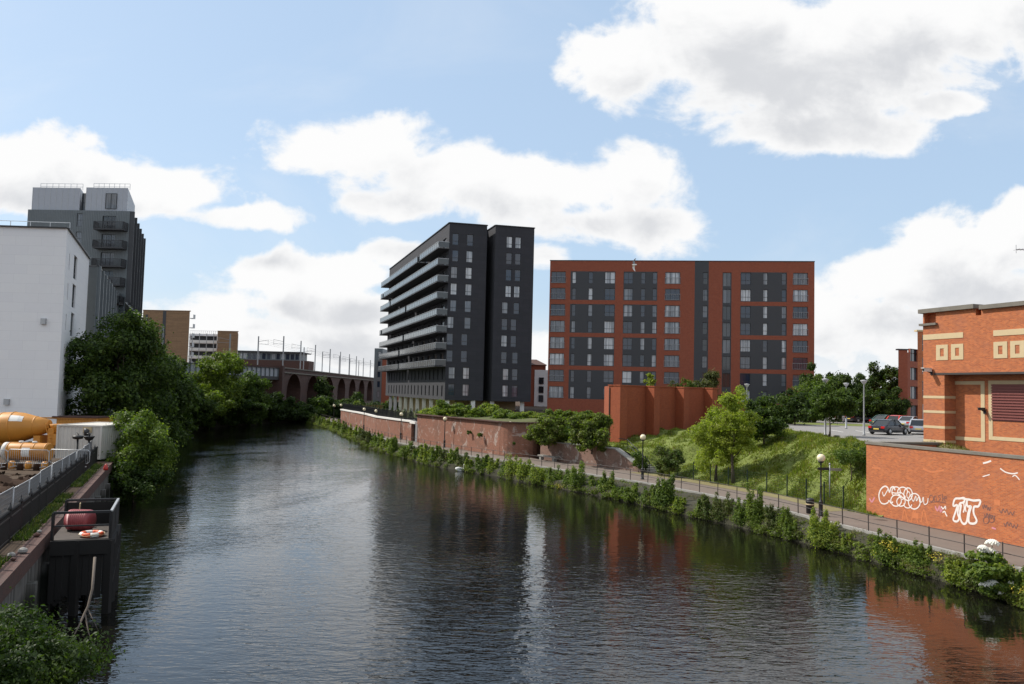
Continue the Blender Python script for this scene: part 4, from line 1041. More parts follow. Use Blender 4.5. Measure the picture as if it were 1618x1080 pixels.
for sx_, zz, cl in ((-1, 2.45, 'frame_dark'), (1, 2.42, 'steel')):
    mb = MB(); x0, x1 = (.06, .95); pts = [(x0, zz-.1), (x1-.12, zz-.1), (x1, zz), (x1-.12, zz+.1), (x0, zz+.1)]
    pts = [(sx_*x, z) for x, z in pts]
    mb.face([(x, -.02, z) for x, z in pts]); mb.face([(x, .02, z) for x, z in pts][::-1])
    for i in range(5): a, b = pts[i], pts[(i+1) % 5]; mb.face([(a[0], -.02, a[1]), (a[0], .02, a[1]), (b[0], .02, b[1]), (b[0], -.02, b[1])])
    mb.build('sign_arm', M[cl], root, world=False)
p = G(1280, 811, ZP)
root = thing('litter_bin', 'black litter bin on the path beside the globe lamp', 'litter bin', (p.x, p.y, ZP))
mb = MB(); mb.lathe([(.22, 0), (.25, .03), (.27, .75), (.29, .78), (.29, .83)], n=16); mb.build('body', M['black_iron'], root, world=False)
mb = MB(); mb.lathe([(.29, .84), (.27, .96), (.16, 1.03), (.02, 1.05)], n=16); mb.build('lid', M['black_iron'], root, world=False)
mb = MB(); mb.lathe([(.276, .58), (.282, .58), (.282, .66), (.276, .66)], n=16); mb.build('band', M['cream'], root, world=False)
p = G(868, 722, ZP+.3)
root = thing('bench', 'pale stone bench by the low crumbling wall', 'bench', (4.4, 94.8, ZP), math.atan2(-3.5, 2.5))
mb = MB(); mb.box(-1.6, -.28, .42, 1.6, .28, .56); mb.build('seat', M['concrete'], root, world=False)
for x in (-1.2, 1.2):
    mb = MB(); mb.box(x-.16, -.22, 0, x+.16, .22, .418); mb.build('leg', M['concrete'], root, world=False)
# path railing
root = thing('path_railing', 'thin dark two bar railing along the water side of the towpath', 'railing', (11.9, 73, ZP))
rl = resample([p for p in RL if p[1] > 24], 2.3); jit = lambda v, s_: s_*math.sin(v*12.9)
for i, p in enumerate(rl):
    mb = MB(); mb.bar((p.x, p.y, ZP), (p.x+jit(i, .03), p.y+jit(i+3, .03), ZP+1.12), .05); 
    if i < 98: mb.build('post', M['rail_brown'], root)
for z in (1.08, .62):
    mb = MB(); mb.tube([(p.x+jit(i, .02), p.y, ZP+z+jit(i*1.7, .012)) for i, p in enumerate(rl)], .022, 6); mb.build('rail', M['rail_brown'], root)
# dark green mesh fence at the foot of the grass
root = thing('mesh_fence', 'dark green wire mesh fence at the foot of the grass slope', 'fence', (20.2, 70, ZP))
ml = resample([(13.6, 83.4), (15.6, 80), (20.4, 70), (22.5, 65), (23.8, 58.5), (24.2, 57.8)], 2.4)
for p in ml:
    mb = MB(); mb.box(p.x-.04, p.y-.04, ZP-.1, p.x+.04, p.y+.04, ZP+1.65); mb.build('post', M['green_fence'], root)
mb = MB(); fine = resample([(13.6, 83.4), (15.6, 80), (20.4, 70), (22.5, 65), (23.8, 58.5), (24.2, 57.8)], .16)
for p in fine: mb.bar((p.x, p.y, ZP+.02), (p.x, p.y, ZP+1.5), .008)
for k in range(8):
    for a, b in zip(ml[:-1], ml[1:]): mb.bar((a.x, a.y, ZP+.08+k*.2), (b.x, b.y, ZP+.08+k*.2), .012)
mb.build('wire_mesh', M['green_fence'], root)

# ------------------------------------------------------------------ cars
def make_car(paint, kind):
    root = thing('parked_car', '', 'car', (0, 0, 0), 0, 'cars parked in the car park')
    suv = kind == 'suv'; H = 1.72 if suv else (1.43 if kind == 'saloon' else 1.47); Lc = 4.6 if kind != 'hatch' else 4.1; hx = Lc/2
    # stations along x (front = +x): x, half width, sill z, belt z
    belt = .98 if suv else .88
    st = [(-hx, .62, .48, .62), (-hx+.06, .80, .30, belt-.06), (-hx+.5, .87, .22, belt+.02), (-hx*.45, .90, .20, belt), (0, .91, .20, belt-.02), (hx*.45, .90, .20, belt-.04), (hx-.6, .86, .22, belt-.14), (hx-.12, .78, .26, belt-.28), (hx, .60, .40, .56)]
    mb = MB()
    def ring(x, wd, a, b): return [(x, -wd*.94, a), (x, -wd, a+(b-a)*.35), (x, -wd*.985, a+(b-a)*.75), (x, -wd*.90, b-.015), (x, -wd*.6, b+.02), (x, wd*.6, b+.02), (x, wd*.90, b-.015), (x, wd*.985, a+(b-a)*.75), (x, wd, a+(b-a)*.35), (x, wd*.94, a)]
    rs = [ring(*s_) for s_ in st]
    for a, b in zip(rs[:-1], rs[1:]):
        for k in range(10): mb.face([a[k], a[(k+1) % 10], b[(k+1) % 10], b[k]], 0, True)
    mb.face(rs[0][::-1]); mb.face(rs[-1])
    # roof
    if kind == 'saloon': rf = [(-1.0, .66, H-.05), (-.6, .70, H), (.15, .70, H), (.5, .66, H-.06)]; ends = (-1.75, 1.15)
    elif suv: rf = [(-2.0, .68, H-.04), (-1.3, .72, H), (.1, .72, H), (.45, .68, H-.07)]; ends = (-2.25, 1.1)
    else: rf = [(-1.55, .66, H-.08), (-.9, .70, H), (.1, .70, H), (.5, .66, H-.06)]; ends = (-1.95, 1.2)
    for a, b in zip(rf[:-1], rf[1:]):
        mb.face([(a[0], -a[1], a[2]-.03), (b[0], -b[1], b[2]-.03), (b[0], b[1], b[2]-.03), (a[0], a[1], a[2]-.03)][::-1], 0, True)
        mb.face([(a[0], -a[1], a[2]), (b[0], -b[1], b[2]), (b[0], b[1], b[2]), (a[0], a[1], a[2])], 0, True)
        for s_ in (-1, 1): mb.face([(a[0], s_*a[1], a[2]-.03), (b[0], s_*b[1], b[2]-.03), (b[0], s_*b[1], b[2]), (a[0], s_*a[1], a[2])])
    bz = belt+.005
    for s_ in (-1, 1):
        mb.bar((rf[-1][0], s_*rf[-1][1], rf[-1][2]-.03), (ends[1], s_*.78, bz), .07, .05); mb.bar((rf[0][0], s_*rf[0][1], rf[0][2]-.03), (ends[0], s_*.76, bz), .12, .06); mb.bar((-.15, s_*.70, H-.02), (-.2, s_*.83, bz), .07, .04)
    mb.build('body', paint, root, world=False)
    mb = MB(); i = .012
    T_ = [(x, w_-i*2, z-.035) for x, w_, z in rf]
    mb.face([(ends[1]-.03, -.76, bz), (ends[1]-.03, .76, bz), (T_[-1][0], T_[-1][1], T_[-1][2]), (T_[-1][0], -T_[-1][1], T_[-1][2])]); mb.build('windscreen', M['car_glass'], root, world=False)
    mb = MB(); mb.face([(ends[0]+.03, .74, bz), (ends[0]+.03, -.74, bz), (T_[0][0], -T_[0][1], T_[0][2]), (T_[0][0], T_[0][1], T_[0][2])]); mb.build('rear_window', M['car_glass'], root, world=False)
    for s_ in (-1, 1):
        mb = MB(); f = [(ends[0]+.05, s_*.75, bz), (ends[1]-.05, s_*.77, bz)]+[(x, s_*w_, z) for x, w_, z in T_[::-1]]; mb.face(f if s_ < 0 else f[::-1]); mb.build('side_window', M['car_glass'], root, world=False)
    for x in (-hx+.85, hx-.85):
        for s_ in (-1, 1):
            Mx = Matrix.Rotation(R(90), 3, 'X'); mb = MB(); mb.lathe([(.2, -.1), (.30, -.1), (.325, -.06), (.325, .06), (.30, .1), (.2, .1)], (x, s_*.84, .325), 18, M=Mx); wl = mb.build('wheel', M['rubber'], root, world=False)
            mb = MB(); mb.lathe([(.04, -.105), (.2, -.105), (.2, .105), (.04, .105)], (x, s_*.84, .325), 14, M=Mx); mb.build('rim', M['steel'], wl, world=False)
    for s_ in (-1, 1):
        mb = MB(); mb.box(-hx-.015, min(s_*.46, s_*.78), belt-.27, -hx+.2, max(s_*.46, s_*.78), belt-.07); mb.build('tail_light', M['lamp_red'], root, world=False)
        mb = MB(); mb.box(hx-.25, min(s_*.42, s_*.72), .5, hx-.02, max(s_*.42, s_*.72), .64); mb.build('headlight', M['frame_white'], root, world=False)
        mb = MB(); mb.box(.85, min(s_*.86, s_*1.02), belt, 1.0, max(s_*.86, s_*1.02), belt+.13); mb.build('mirror', paint, root, world=False)
    mb = MB(); mb.box(-hx-.02, -.26, .5, -hx+.04, .26, .61); mb.build('number_plate', M['plate'], root, world=False)
    mb = MB(); mb.box(-hx-.03, -.7, .27, -hx+.1, .7, .40); mb.build('bumper', M['metal_dark'], root, world=False)
    return root
cars = {}
def car(px, d, ang, paint, kind, label):
    k = (paint, kind)
    if k not in cars: cars[k] = make_car(M[paint], kind)
    p = P(px, 660, d); place(cars[k], (p.x, d, ZC+.005), R(ang), label)
car(1404, 79.5, 38, 'car_black', 'saloon', 'black saloon car with red tail lights, closest to the grey lamp post')
car(1452, 82, 62, 'car_silver', 'hatch', 'silver hatchback beside the black saloon')
car(1362, 117, 20, 'car_black', 'suv', 'dark off road vehicle parked in front of the trees behind the lamp post')
car(1333, 118, 15, 'car_white', 'hatch', 'white car half hidden by the car park tree')
car(1401, 103, 30, 'car_green', 'saloon', 'dark green car behind the roof of the black saloon')
car(1424, 100, 35, 'car_red', 'hatch', 'red car in the second row of the car park')
car(1440, 98, 40, 'car_silver', 'saloon', 'grey car right of the red car')
# ------------------------------------------------------------------ birds
root = thing('swan', 'white swan swimming beside the bank plants', 'swan', (*G(728, 744, 0)[:2], 0), R(8))
mb = MB(); path = [(-.62, 0, .28), (-.5, 0, .22), (-.3, 0, .16), (0, 0, .14), (.25, 0, .17), (.4, 0, .28), (.42, 0, .42), (.36, 0, .55), (.35, 0, .68), (.40, 0, .78), (.47, 0, .80), (.55, 0, .775)]
mb.tube(path, [.02, (.12, .09), (.22, .17), (.27, .2), (.22, .19), (.12, .13), .085, .07, .065, .07, .075, .03], 14); mb.build('body', M['feather_white'], root, world=False)
for s_ in (-1, 1):
    mb = MB(); mb.tube([(.2, s_*.2, .25), (0, s_*.25, .3), (-.3, s_*.18, .33), (-.6, s_*.06, .36)], [(.03, .08), (.05, .14), (.05, .12), (.01, .03)], 10); mb.build('wing', M['feather_white'], root, world=False)
mb = MB(); mb.tube([(.55, 0, .775), (.62, 0, .755), (.68, 0, .74)], [.028, .022, .008], 8); mb.build('beak', M['beak'], root, world=False)
p = P(1002.5, 418, 96)
root = thing('seagull', 'grey and white seagull in flight in front of the red block roofline', 'seagull', tuple(p))
root.rotation_euler = (R(72), R(8), R(200))
mb = MB(); mb.tube([(-.30, 0, .0), (-.22, 0, .01), (-.08, 0, 0), (.08, 0, .0), (.18, 0, .03), (.25, 0, .05), (.31, 0, .04)], [(.06, .01), (.06, .03), (.085, .07), (.085, .075), (.05, .05), (.045, .045), .02], 10); mb.build('body', M['feather_white'], root, world=False)
for s_ in (-1, 1):
    mb = MB(); ch = [(0, .05, .15, -.10), (.25, .12, .16, -.10), (.42, .10, .13, -.09), (.6, .02, .03, -.13), (.72, -.02, -.10, -.16)]
    for (a, b) in zip(ch[:-1], ch[1:]):
        top = [(a[2], s_*(a[0]+.05), a[1]), (b[2], s_*(b[0]+.05), b[1]), (b[3], s_*(b[0]+.05), b[1]), (a[3], s_*(a[0]+.05), a[1])]
        mb.face(top); mb.face([(x, y, z+.02) for x, y, z in top][::-1])
        for i in range(4): p_, q_ = top[i], top[(i+1) % 4]; mb.face([p_, (p_[0], p_[1], p_[2]+.02), (q_[0], q_[1], q_[2]+.02), q_])
    mb.build('wing', M['feather_grey'] if s_ > 0 else M['feather_white'], root, world=False)
mb = MB(); mb.tube([(.30, 0, .04), (.37, 0, .03)], [.018, .006], 6); mb.build('beak', M['beak'], root, world=False)
# ------------------------------------------------------------------ left: white building, grey block, tower
def block(name, label, cat, base, mats, sides, z0, z1, extra=None):
    pass
a = P(107, 596, 78.); wu = Vector((-.40, 1, 0)).normalized()
W0 = Vector((-42.4, 78., 0)); zt = P(106, 361, 78.).z
frontL = Face((W0.x-26, 78.-.9), (W0.x, 78.)); Ls = 21.
SF = Face((W0.x, W0.y), tuple((W0+wu*Ls)[:2]))
root = thing('apartment_building', 'plain white rendered building with narrow slit windows at the left edge', 'building', (W0.x, W0.y, ZL))
def c1(F, cx, cy): return F.sz(cx/2.5125, 270+cy/2.5125)
mb = MB(); slit = []
for k in range(6):
    z = ZL+2.0+k*2.95
    s_ = 2.6; slit.append((s_, s_+.55, z, z+1.6)); slit.append((6.6, 9.4, z-.35, z+2.05))
slit = [t for t in slit if t[3] < zt-1.2]
mb.wall(SF.o, SF.u, Ls, ZL, zt, slit, .22)
mb.wall(frontL.o, frontL.u, frontL.L, ZL, zt, [], .2)
e1 = W0+wu*Ls; e2 = e1+Vector((-26, -.9, 0)); 
mb.face([(e1.x, e1.y, ZL), (e2.x, e2.y, ZL), (e2.x, e2.y, zt), (e1.x, e1.y, zt)]); f0 = frontL.o
mb.face([(e2.x, e2.y, ZL), (f0[0], f0[1], ZL), (f0[0], f0[1], zt), (e2.x, e2.y, zt)])
mb.face([(f0[0], f0[1], zt), (W0.x, W0.y, zt), (e1.x, e1.y, zt), (e2.x, e2.y, zt)])
mb.build('wall', M['white_wall'], root)
mb = MB(); 
for p, q in (((f0[0], f0[1]), (W0.x, W0.y)), ((W0.x, W0.y), (e1.x, e1.y))): mb.bar((p[0], p[1], zt+.06), (q[0], q[1], zt+.06), .4, .12)
mb.build('parapet_trim', M['metal_dark'], root)
windows(root, SF.o, SF.u, [t for t in slit if t[1]-t[0] < 1], .22, gmat='glass_dark')
windows(root, SF.o, SF.u, [t for t in slit if t[1]-t[0] > 1], .22, mul=(.33, .66), tra=(.3,), gmat='glass')
for (px, py) in ((70, 507), (12, 634)):
    s_, z_ = frontL.sz(px, py); mb = MB(); mb.obox(frontL.o, frontL.u, s_-.22, s_+.22, 0, .28, z_-.3, z_+.25); mb.build('vent_box', M['steel'], root)
mb = MB(); 
for i in range(14):
    p = frontL.at(frontL.L-1-i*1.9, -2.5); mb.bar((p[0], p[1], zt), (p[0], p[1], zt+1.05), .05)
for z_ in (.55, 1.05):
    p, q = frontL.at(0, -2.5), frontL.at(frontL.L-1, -2.5); mb.bar((p[0], p[1], zt+z_), (q[0], q[1], zt+z_), .05)
mb.build('roof_railing', M['steel'], root)

# grey clad block along the river behind it
q0 = Vector((-50.6+1.0, 99.8, 0)); k0 = P(131, 420, 99.8); k1 = P(154, 420, 98.8); zg = P(152, 420, 98.8).z
KF = Face((k0.x, 99.8), (k1.x, 98.9)); K1 = Vector((k1.x, 98.9, 0)); LG = 52.
KS = Face((K1.x, K1.y), tuple((K1+wu*LG)[:2])); KE = K1+wu*LG
root = thing('apartment_building', 'dark grey clad block with tall window strips between the white building and the trees', 'building', (k1.x, 98.9, ZL))
ops_, dark_ = [], []
for i in range(11):
    s_ = 1.0+i*4.6
    for k in range(5): ops_.append((s_, s_+1.0, ZL+2.3+2.95*k, ZL+4.7+2.95*k))
ops_ = [t for t in ops_ if t[3] < zg-.5]
mb = MB(); mb.wall(KS.o, KS.u, LG, ZL, zg, ops_, .2); mb.wall(KF.o, KF.u, KF.L, ZL, zg, [], .2)
b0 = Vector((k0.x, 99.8, 0)); b1 = b0+wu*LG
mb.face([(b0.x, b0.y, zg), (K1.x, K1.y, zg), (KE.x, KE.y, zg), (b1.x, b1.y, zg)]); mb.face([(KE.x, KE.y, ZL), (b1.x, b1.y, ZL), (b1.x, b1.y, zg), (KE.x, KE.y, zg)]); mb.face([(b1.x, b1.y, ZL), (b0.x, b0.y, ZL), (b0.x, b0.y, zg), (b1.x, b1.y, zg)])
mb.build('wall', M['panel_grey'], root)
windows(root, KS.o, KS.u, ops_, .2, tra=(.4,), fmat='frame_white', gmat='glass')
mb = MB()
for i in range(24): mb.obox(KF.o, KF.u, .05+KF.L*i/24, .09+KF.L*i/24, 0, .05, ZL, zg-.05)
for i in range(11): mb.obox(KS.o, KS.u, .2+i*4.6, .75+i*4.6, 0, .35, ZL, zg+.05)
mb.build('cladding_fin', M['panel_grey'], root)
mb = MB(); mb.bar((K1.x, K1.y, zg+.06), (KE.x, KE.y, zg+.06), .3, .12); mb.bar((b0.x, b0.y, zg+.06), (K1.x, K1.y, zg+.06), .3, .12); mb.build('parapet_trim', M['metal_dark'], root)

# the tower
dT = 130.; t0, t1 = P(41, 330, dT), P(205.5, 330, dT); TF = Face((t0.x, dT+.6), (t1.x, dT)); LT = TF.L
def ct(cx, cy, off=0.): return TF.sz(cx/2.5125, 270+cy/2.5125, off)
ztop = ct(300, 155)[1]; zpl = ct(300, 70)[1]; T1 = Vector((t1.x, dT, 0)); tu = Vector((-.368, 1, 0)).normalized(); LS = 27.
TS = Face((T1.x, T1.y), tuple((T1+tu*LS)[:2])); TE = T1+tu*LS; T0 = Vector((t0.x, dT+.6, 0)); TB = T0+tu*LS
zov = P(222, 482, 150).z
root = thing('tower_block', 'tall grey clad tower with pale penthouse and stacked corner balconies', 'building', (t1.x, dT, ZL))
pitch = 2.92; zfl = [ct(445, 235)[1]-pitch*k for k in range(5)]
sB0, sB1 = ct(392, 230)[0], ct(508, 230)[0]; sW = ct(300, 250)[0]
ow = []
for k in range(7): ow.append((sW, sW+1.0, ztop-2.6-pitch*k, ztop-.5-pitch*k))
db = [(sB0+.5, sB1-2.0, z+.05, z+2.3) for z in zfl]
mb = MB(); mb.wall(TF.o, TF.u, LT, ZL, ztop, ow+db, .25)
so = []
for i in range(5):
    for k in range(7):
        s_ = 1.6+i*5.2; so.append((s_, s_+1.1, ztop-3.0-pitch*k, ztop-.7-pitch*k))
mb.wall(TS.o, TS.u, LS, zov-1.5, ztop, [t for t in so if t[2] > zov-1.0], .25)
for p, q, z in ((TE, TB, ZL), (TB, T0, ZL)): mb.face([(p.x, p.y, z), (q.x, q.y, z), (q.x, q.y, ztop), (p.x, p.y, ztop)])
mb.face([(p.x, p.y, ztop) for p in (T0, T1, TE, TB)]); mb.face([(p.x, p.y, zov-1.5) for p in (T0, T1, TE, TB)][::-1])
si = [p-Vector((2.5, 0, 0)) for p in (T1, TE)]; mb.face([(si[0].x, si[0].y+.01, ZL), (si[1].x, si[1].y, ZL), (si[1].x, si[1].y, zov-1.5), (si[0].x, si[0].y+.01, zov-1.5)])
mb.build('wall', M['panel_grey'], root)
windows(root, TF.o, TF.u, ow, .25, tra=(.5,), gmat='glass'); windows(root, TF.o, TF.u, db, .25, mul=(.33, .66), name='balcony_door', gmat='glass_dark')
windows(root, TS.o, TS.u, [t for t in so if t[2] > zov-1.0], .25, tra=(.3,), fmat='frame_white', gmat='glass')
mb = MB()
for i in range(60): mb.obox(TF.o, TF.u, LT*i/60, LT*i/60+.05, 0, .04, ZL, ztop-.05)
mb.build('cladding_seam', M['panel_grey'], root)
for i in range(6):
    mb = MB(); mb.obox(TS.o, TS.u, .1+i*5.2, .5+i*5.2, 0, .7, zov-1.4, ztop); mb.build('fin', M['dark_panel'], root)
for z in zfl:
    mb = MB(); mb.obox(TF.o, TF.u, sB0, sB1, .01, 1.6, z-.2, z); bal = mb.build('balcony', M['metal_dark'], root)
    mb = MB(); p = [TF.at(sB0, .05), TF.at(sB0, 1.57), TF.at(sB1, 1.57), TF.at(sB1, .05)]
    for a, b in zip(p[:-1], p[1:]):
        mb.bar((*a, z+1.1), (*b, z+1.1), .07)
        L_ = math.hypot(b[0]-a[0], b[1]-a[1]); nn = int(L_/.14)
        for i in range(nn+1): t = i/nn; mb.bar((a[0]+(b[0]-a[0])*t, a[1]+(b[1]-a[1])*t, z), (a[0]+(b[0]-a[0])*t, a[1]+(b[1]-a[1])*t, z+1.08), .045)
    mb.build('railing', M['metal_dark'], bal)
# penthouse in two pale boxes with a glazed gap
for (ca, cb, ctp) in ((118, 308, 68), (332, 498, 68)):
    sa, sb = ct(ca, 120)[0], ct(cb, 120)[0]; z1 = ct((ca+cb)/2, ctp, -1.)[1]
    mb = MB(); pa, pb = TF.at(sa, -.6), TF.at(sb, -.6); mb.prism([pa, pb, (pb[0]+tu.x*14, pb[1]+tu.y*14), (pa[0]+tu.x*14, pa[1]+tu.y*14)], ztop+.004, z1); mb.build('penthouse', M['panel_light'], root)
    mb = MB()
    for k in range(8): mb.obox(TF.o, TF.u, sa+(sb-sa)*k/8, sa+(sb-sa)*k/8+.06, -.6, -.57, ztop+.01, z1)
    mb.build('panel_seam', M['steel'], root)
    mb = MB(); 
    for i in range(8): p = TF.at(sa+.4+(sb-sa-.8)*i/7, -2.0); mb.bar((p[0], p[1], z1), (p[0], p[1], z1+1.0), .05)
    for z_ in (.5, 1.0): p, q = TF.at(sa+.4, -2.0), TF.at(sb-.4, -2.0); mb.bar((p[0], p[1], z1+z_), (q[0], q[1], z1+z_), .05)
    mb.build('roof_railing', M['steel'], root)
sa, sb = ct(412, 120)[0], ct(457, 120)[0]
windows(root, TF.at(0, -.52), TF.u, [(sa, sb, ztop+.4, ztop+2.9)], 0.0, mul=(.5,), gmat='glass_dark')
sa, sb = ct(309, 120)[0], ct(331, 120)[0]; windows(root, TF.at(0, -1.2), TF.u, [(sa, sb, ztop+.02, ztop+3.0)], 0.0, tra=(.5,), gmat='glass_dark')

# ------------------------------------------------------------------ far blocks beyond the trees
def far_box(px0, px1, top, d, dep=14, yaw=0.):
    a, b = P(px0, 596, d), P(px1, 600, d); F = Face((a.x, d+yaw*0), (b.x, d+(b.x-a.x)*yaw)); z1 = P((px0+px1)/2, top, d).z; return F, z1
def shell(F, z0, z1, dep, mt, root, ops=(), right=None, depth=.2, skew=0.):
    mb = MB(); mb.wall(F.o, F.u, F.L, z0, z1, ops, depth)
    a, b, c, d = F.at(0), F.at(F.L), F.at(F.L+skew*dep, -dep), F.at(skew*dep, -dep)
    for p, q in ((b, c), (c, d), (d, a)): mb.face([(*p, z0), (*q, z0), (*q, z1), (*p, z1)])
    mb.face([(*p, z1) for p in (a, b, c, d)]); return mb.build('wall', mt, root)
F, z1 = far_box(221, 296.5, 491, 255, yaw=-.05)
root = thing('apartment_building', 'brown timber clad tower end with one dark vertical joint beyond the left trees', 'building', (*F.o, ZL))
shell(F, ZL, z1, 16, M['brown_clad'], root, skew=-.45)
mb = MB(); s_ = F.sz(259, 520)[0]; mb.obox(F.o, F.u, s_-.5, s_+.5, 0, .06, ZL, z1); s_ = F.sz(231, 520)[0]; mb.obox(F.o, F.u, s_-.35, s_+.35, 0, .06, z1-9, z1-1.2); mb.build('vertical_joint', M['dark_panel'], root)
for k in range(7):
    mb = MB(); mb.obox(F.o, F.u, F.L, F.L+1.1, -1.6, -.2, z1-2.2-2.9*k, z1-2.0-2.9*k); mb.obox(F.o, F.u, F.L+1.03, F.L+1.1, -1.6, -.2, z1-2.0-2.9*k, z1-.9-2.9*k); mb.build('balcony', M['steel'], root)
mb = MB(); mb.obox(F.o, F.u, -.1, F.L+.1, -.5, .1, z1+.003, z1+.25); mb.build('parapet_trim', M['brown_clad'], root)
F, z1 = far_box(341, 373, 523.5, 292, yaw=-.04)
root = thing('apartment_building', 'smaller brown block end beside the white balconied flats', 'building', (*F.o, ZL)); shell(F, ZL, z1, 16, M['brown_clad'], root, skew=-.36)
mb = MB(); mb.obox(F.o, F.u, -.1, F.L+.1, -.5, .1, z1+.003, z1+.25); mb.build('parapet_trim', M['brown_clad'], root)
F, z1 = far_box(296, 341, 527, 296)
root = thing('apartment_building', 'white flats with rows of long open balconies behind the bright tree', 'building', (*F.o, ZL))
ops_ = [(.3, F.L-.3, z1-2.55-2.75*k, z1-.75-2.75*k) for k in range(8)]
shell(F, ZL, z1, 14, M['white_wall'], root, ops_, depth=1.4)
for k in range(8):
    mb = MB(); z = z1-2.55-2.75*k
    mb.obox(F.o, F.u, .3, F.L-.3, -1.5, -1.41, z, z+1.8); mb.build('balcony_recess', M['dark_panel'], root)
    mb = MB(); mb.obox(F.o, F.u, .1, F.L-.1, .01, .3, z-.75, z+.25); mb.build('balcony', M['white_paint'], root)
for k in range(4):
    mb = MB(); s_ = F.L*(k+.5)/4; mb.obox(F.o, F.u, s_-.12, s_+.12, .3, .38, z1-23, z1+.2); mb.build('post', M['steel'], root)
mb = MB()
for k in range(14): mb.bar((*F.at(.3+k*(F.L-.6)/13, -.5), z1), (*F.at(.3+k*(F.L-.6)/13, -.5), z1+1.1), .08)
mb.bar((*F.at(0, -.5), z1+1.1), (*F.at(F.L, -.5), z1+1.1), .08); mb.build('roof_railing', M['steel'], root)
F, z1 = far_box(374, 471, 554.5, 330, yaw=.03)
root = thing('office_building', 'low dark glazed building with a flat overhanging roof beyond the viaduct', 'building', (*F.o, ZL))
zb_ = P(420, 569, 330).z
mb = MB(); ops_ = [(F.L*i/13+.3, F.L*(i+1)/13-.25, zb_+.5, z1-.9) for i in range(13)]
shell(F, zb_, z1-.4, 14, M['panel_grey'], root, ops_)
windows(root, F.o, F.u, ops_, .2, mul=(.5,), gmat='glass')
mb = MB(); mb.obox(F.o, F.u, -.5, F.L+1.5, -15, 1.2, z1-.396, z1); mb.build('roof', M['roof_dark'], root)
F2, _ = far_box(372, 486, 560, 327, yaw=.03); z2 = P(430, 568.5, 327).z
mb = MB(); mb.obox(F2.o, F2.u, 0, F2.L, -10, 0, ZL, z2); mb.build('brick_base', M['quay_brick'], root)
# slices behind the black building
F, z1 = far_box(590.5, 603, 550, 235)
root = thing('apartment_building', 'slim grey panelled building end behind the far balconies of the black building', 'building', (*F.o, ZL))
ops_ = [(F.L*.45, F.L*.8, z1-2.6-2.8*k, z1-.9-2.8*k) for k in range(6)]; shell(F, ZL, z1, 20, M['panel_grey'], root, ops_); windows(root, F.o, F.u, ops_, .2, gmat='glass')
F, z1 = far_box(603.3, 640, 564, 232)
root = thing('apartment_building', 'red brick wing next to the slim grey building end', 'building', (*F.o, ZL)); shell(F, ZL, z1, 16, M['red_brick'], root)
mb = MB(); mb.obox(F.o, F.u, -.05, F.L, -16, .1, z1+.003, z1+.2); mb.build('parapet_trim', M['metal_dark'], root)
F, z1 = far_box(826, 862, 576, 190)
root = thing('house', 'red brick and white rendered house glimpsed between the two big apartment blocks', 'house', (*F.o, ZR))
s_ = F.sz(846, 600)[0]; z_w = P(850, 584, 190).z
ops_ = [(s_+.8, s_+1.9, P(850, y, 190).z-1.2, P(850, y, 190).z+.3) for y in (598, 612, 626)]
shell(F, ZR-.05, z1, 10, M['red_brick'], root)
mb = MB(); mb.obox(F.o, F.u, s_-.2, s_+3.2, .003, .12, ZR, z_w); mb.build('render_panel', M['white_wall'], root)
windows(root, F.at(0, .19), F.u, ops_, 0., gmat='glass_dark')
mb = MB(); a, b, c, d = F.at(-.3, .3), F.at(F.L+.3, .3), F.at(F.L+.3, -10.3), F.at(-.3, -10.3); e, f = F.at(2, -5), F.at(F.L-2, -5)
mb.face([(*a, z1), (*b, z1), (*f, z1+1.4), (*e, z1+1.4)]); mb.face([(*b, z1), (*c, z1), (*f, z1+1.4)]); mb.face([(*c, z1), (*d, z1), (*e, z1+1.4), (*f, z1+1.4)]); mb.face([(*d, z1), (*a, z1), (*e, z1+1.4)]); mb.face([(*p, z1) for p in (d, c, b, a)]); mb.build('roof', M['quay_brick'], root)
# orange apartments at the right behind the car park
F, z1 = far_box(1419.5, 1434, 553, 118)
root = thing('apartment_building', 'orange brick flats tower with dark recessed side behind the parked cars', 'building', (*F.o, ZC))
shell(F, ZC-.1, z1, 12, M['red_brick'], root, skew=.48)
a, b = F.at(F.L), P(1451, 630, 120.5); SFb = Face(a, (b.x, 120.5)); ops_ = [(1.0, SFb.L-.1, ZC+.8+2.7*k, ZC+2.6+2.7*k) for k in range(4)]
mb = MB(); mb.wall(SFb.o, SFb.u, SFb.L, ZC-.1, z1-.3, ops_, .3); mb.face([(*SFb.at(0), z1-.3), (*SFb.at(SFb.L), z1-.3), (*F.at(F.L+.48*9, -9), z1-.3)]); mb.build('wing', M['red_brick'], root)
windows(root, SFb.o, SFb.u, ops_, .3, mul=(.4,), gmat='glass_dark')
mb = MB(); mb.obox(F.o, F.u, -.1, F.L+.1, -.6, .1, z1+.003, z1+.2); mb.build('parapet_trim', M['metal_dark'], root)
F, z1 = far_box(1450, 1500, 524, 97)
root = thing('apartment_building', 'taller orange brick flats just left of the brick building corner', 'building', (*F.o, ZC))
ops_ = [(.55, 1.2, ZC+1+2.7*k, ZC+2.9+2.7*k) for k in range(4)]; shell(F, ZC-.1, z1, 12, M['orange_brick'], root, ops_, skew=.5); windows(root, F.o, F.u, ops_, .2, tra=(.4,), fmat='frame_white', gmat='glass')
mb = MB(); mb.obox(F.o, F.u, -.1, F.L+.1, -.6, .1, z1+.003, z1+.2); mb.build('parapet_trim', M['cream'], root)

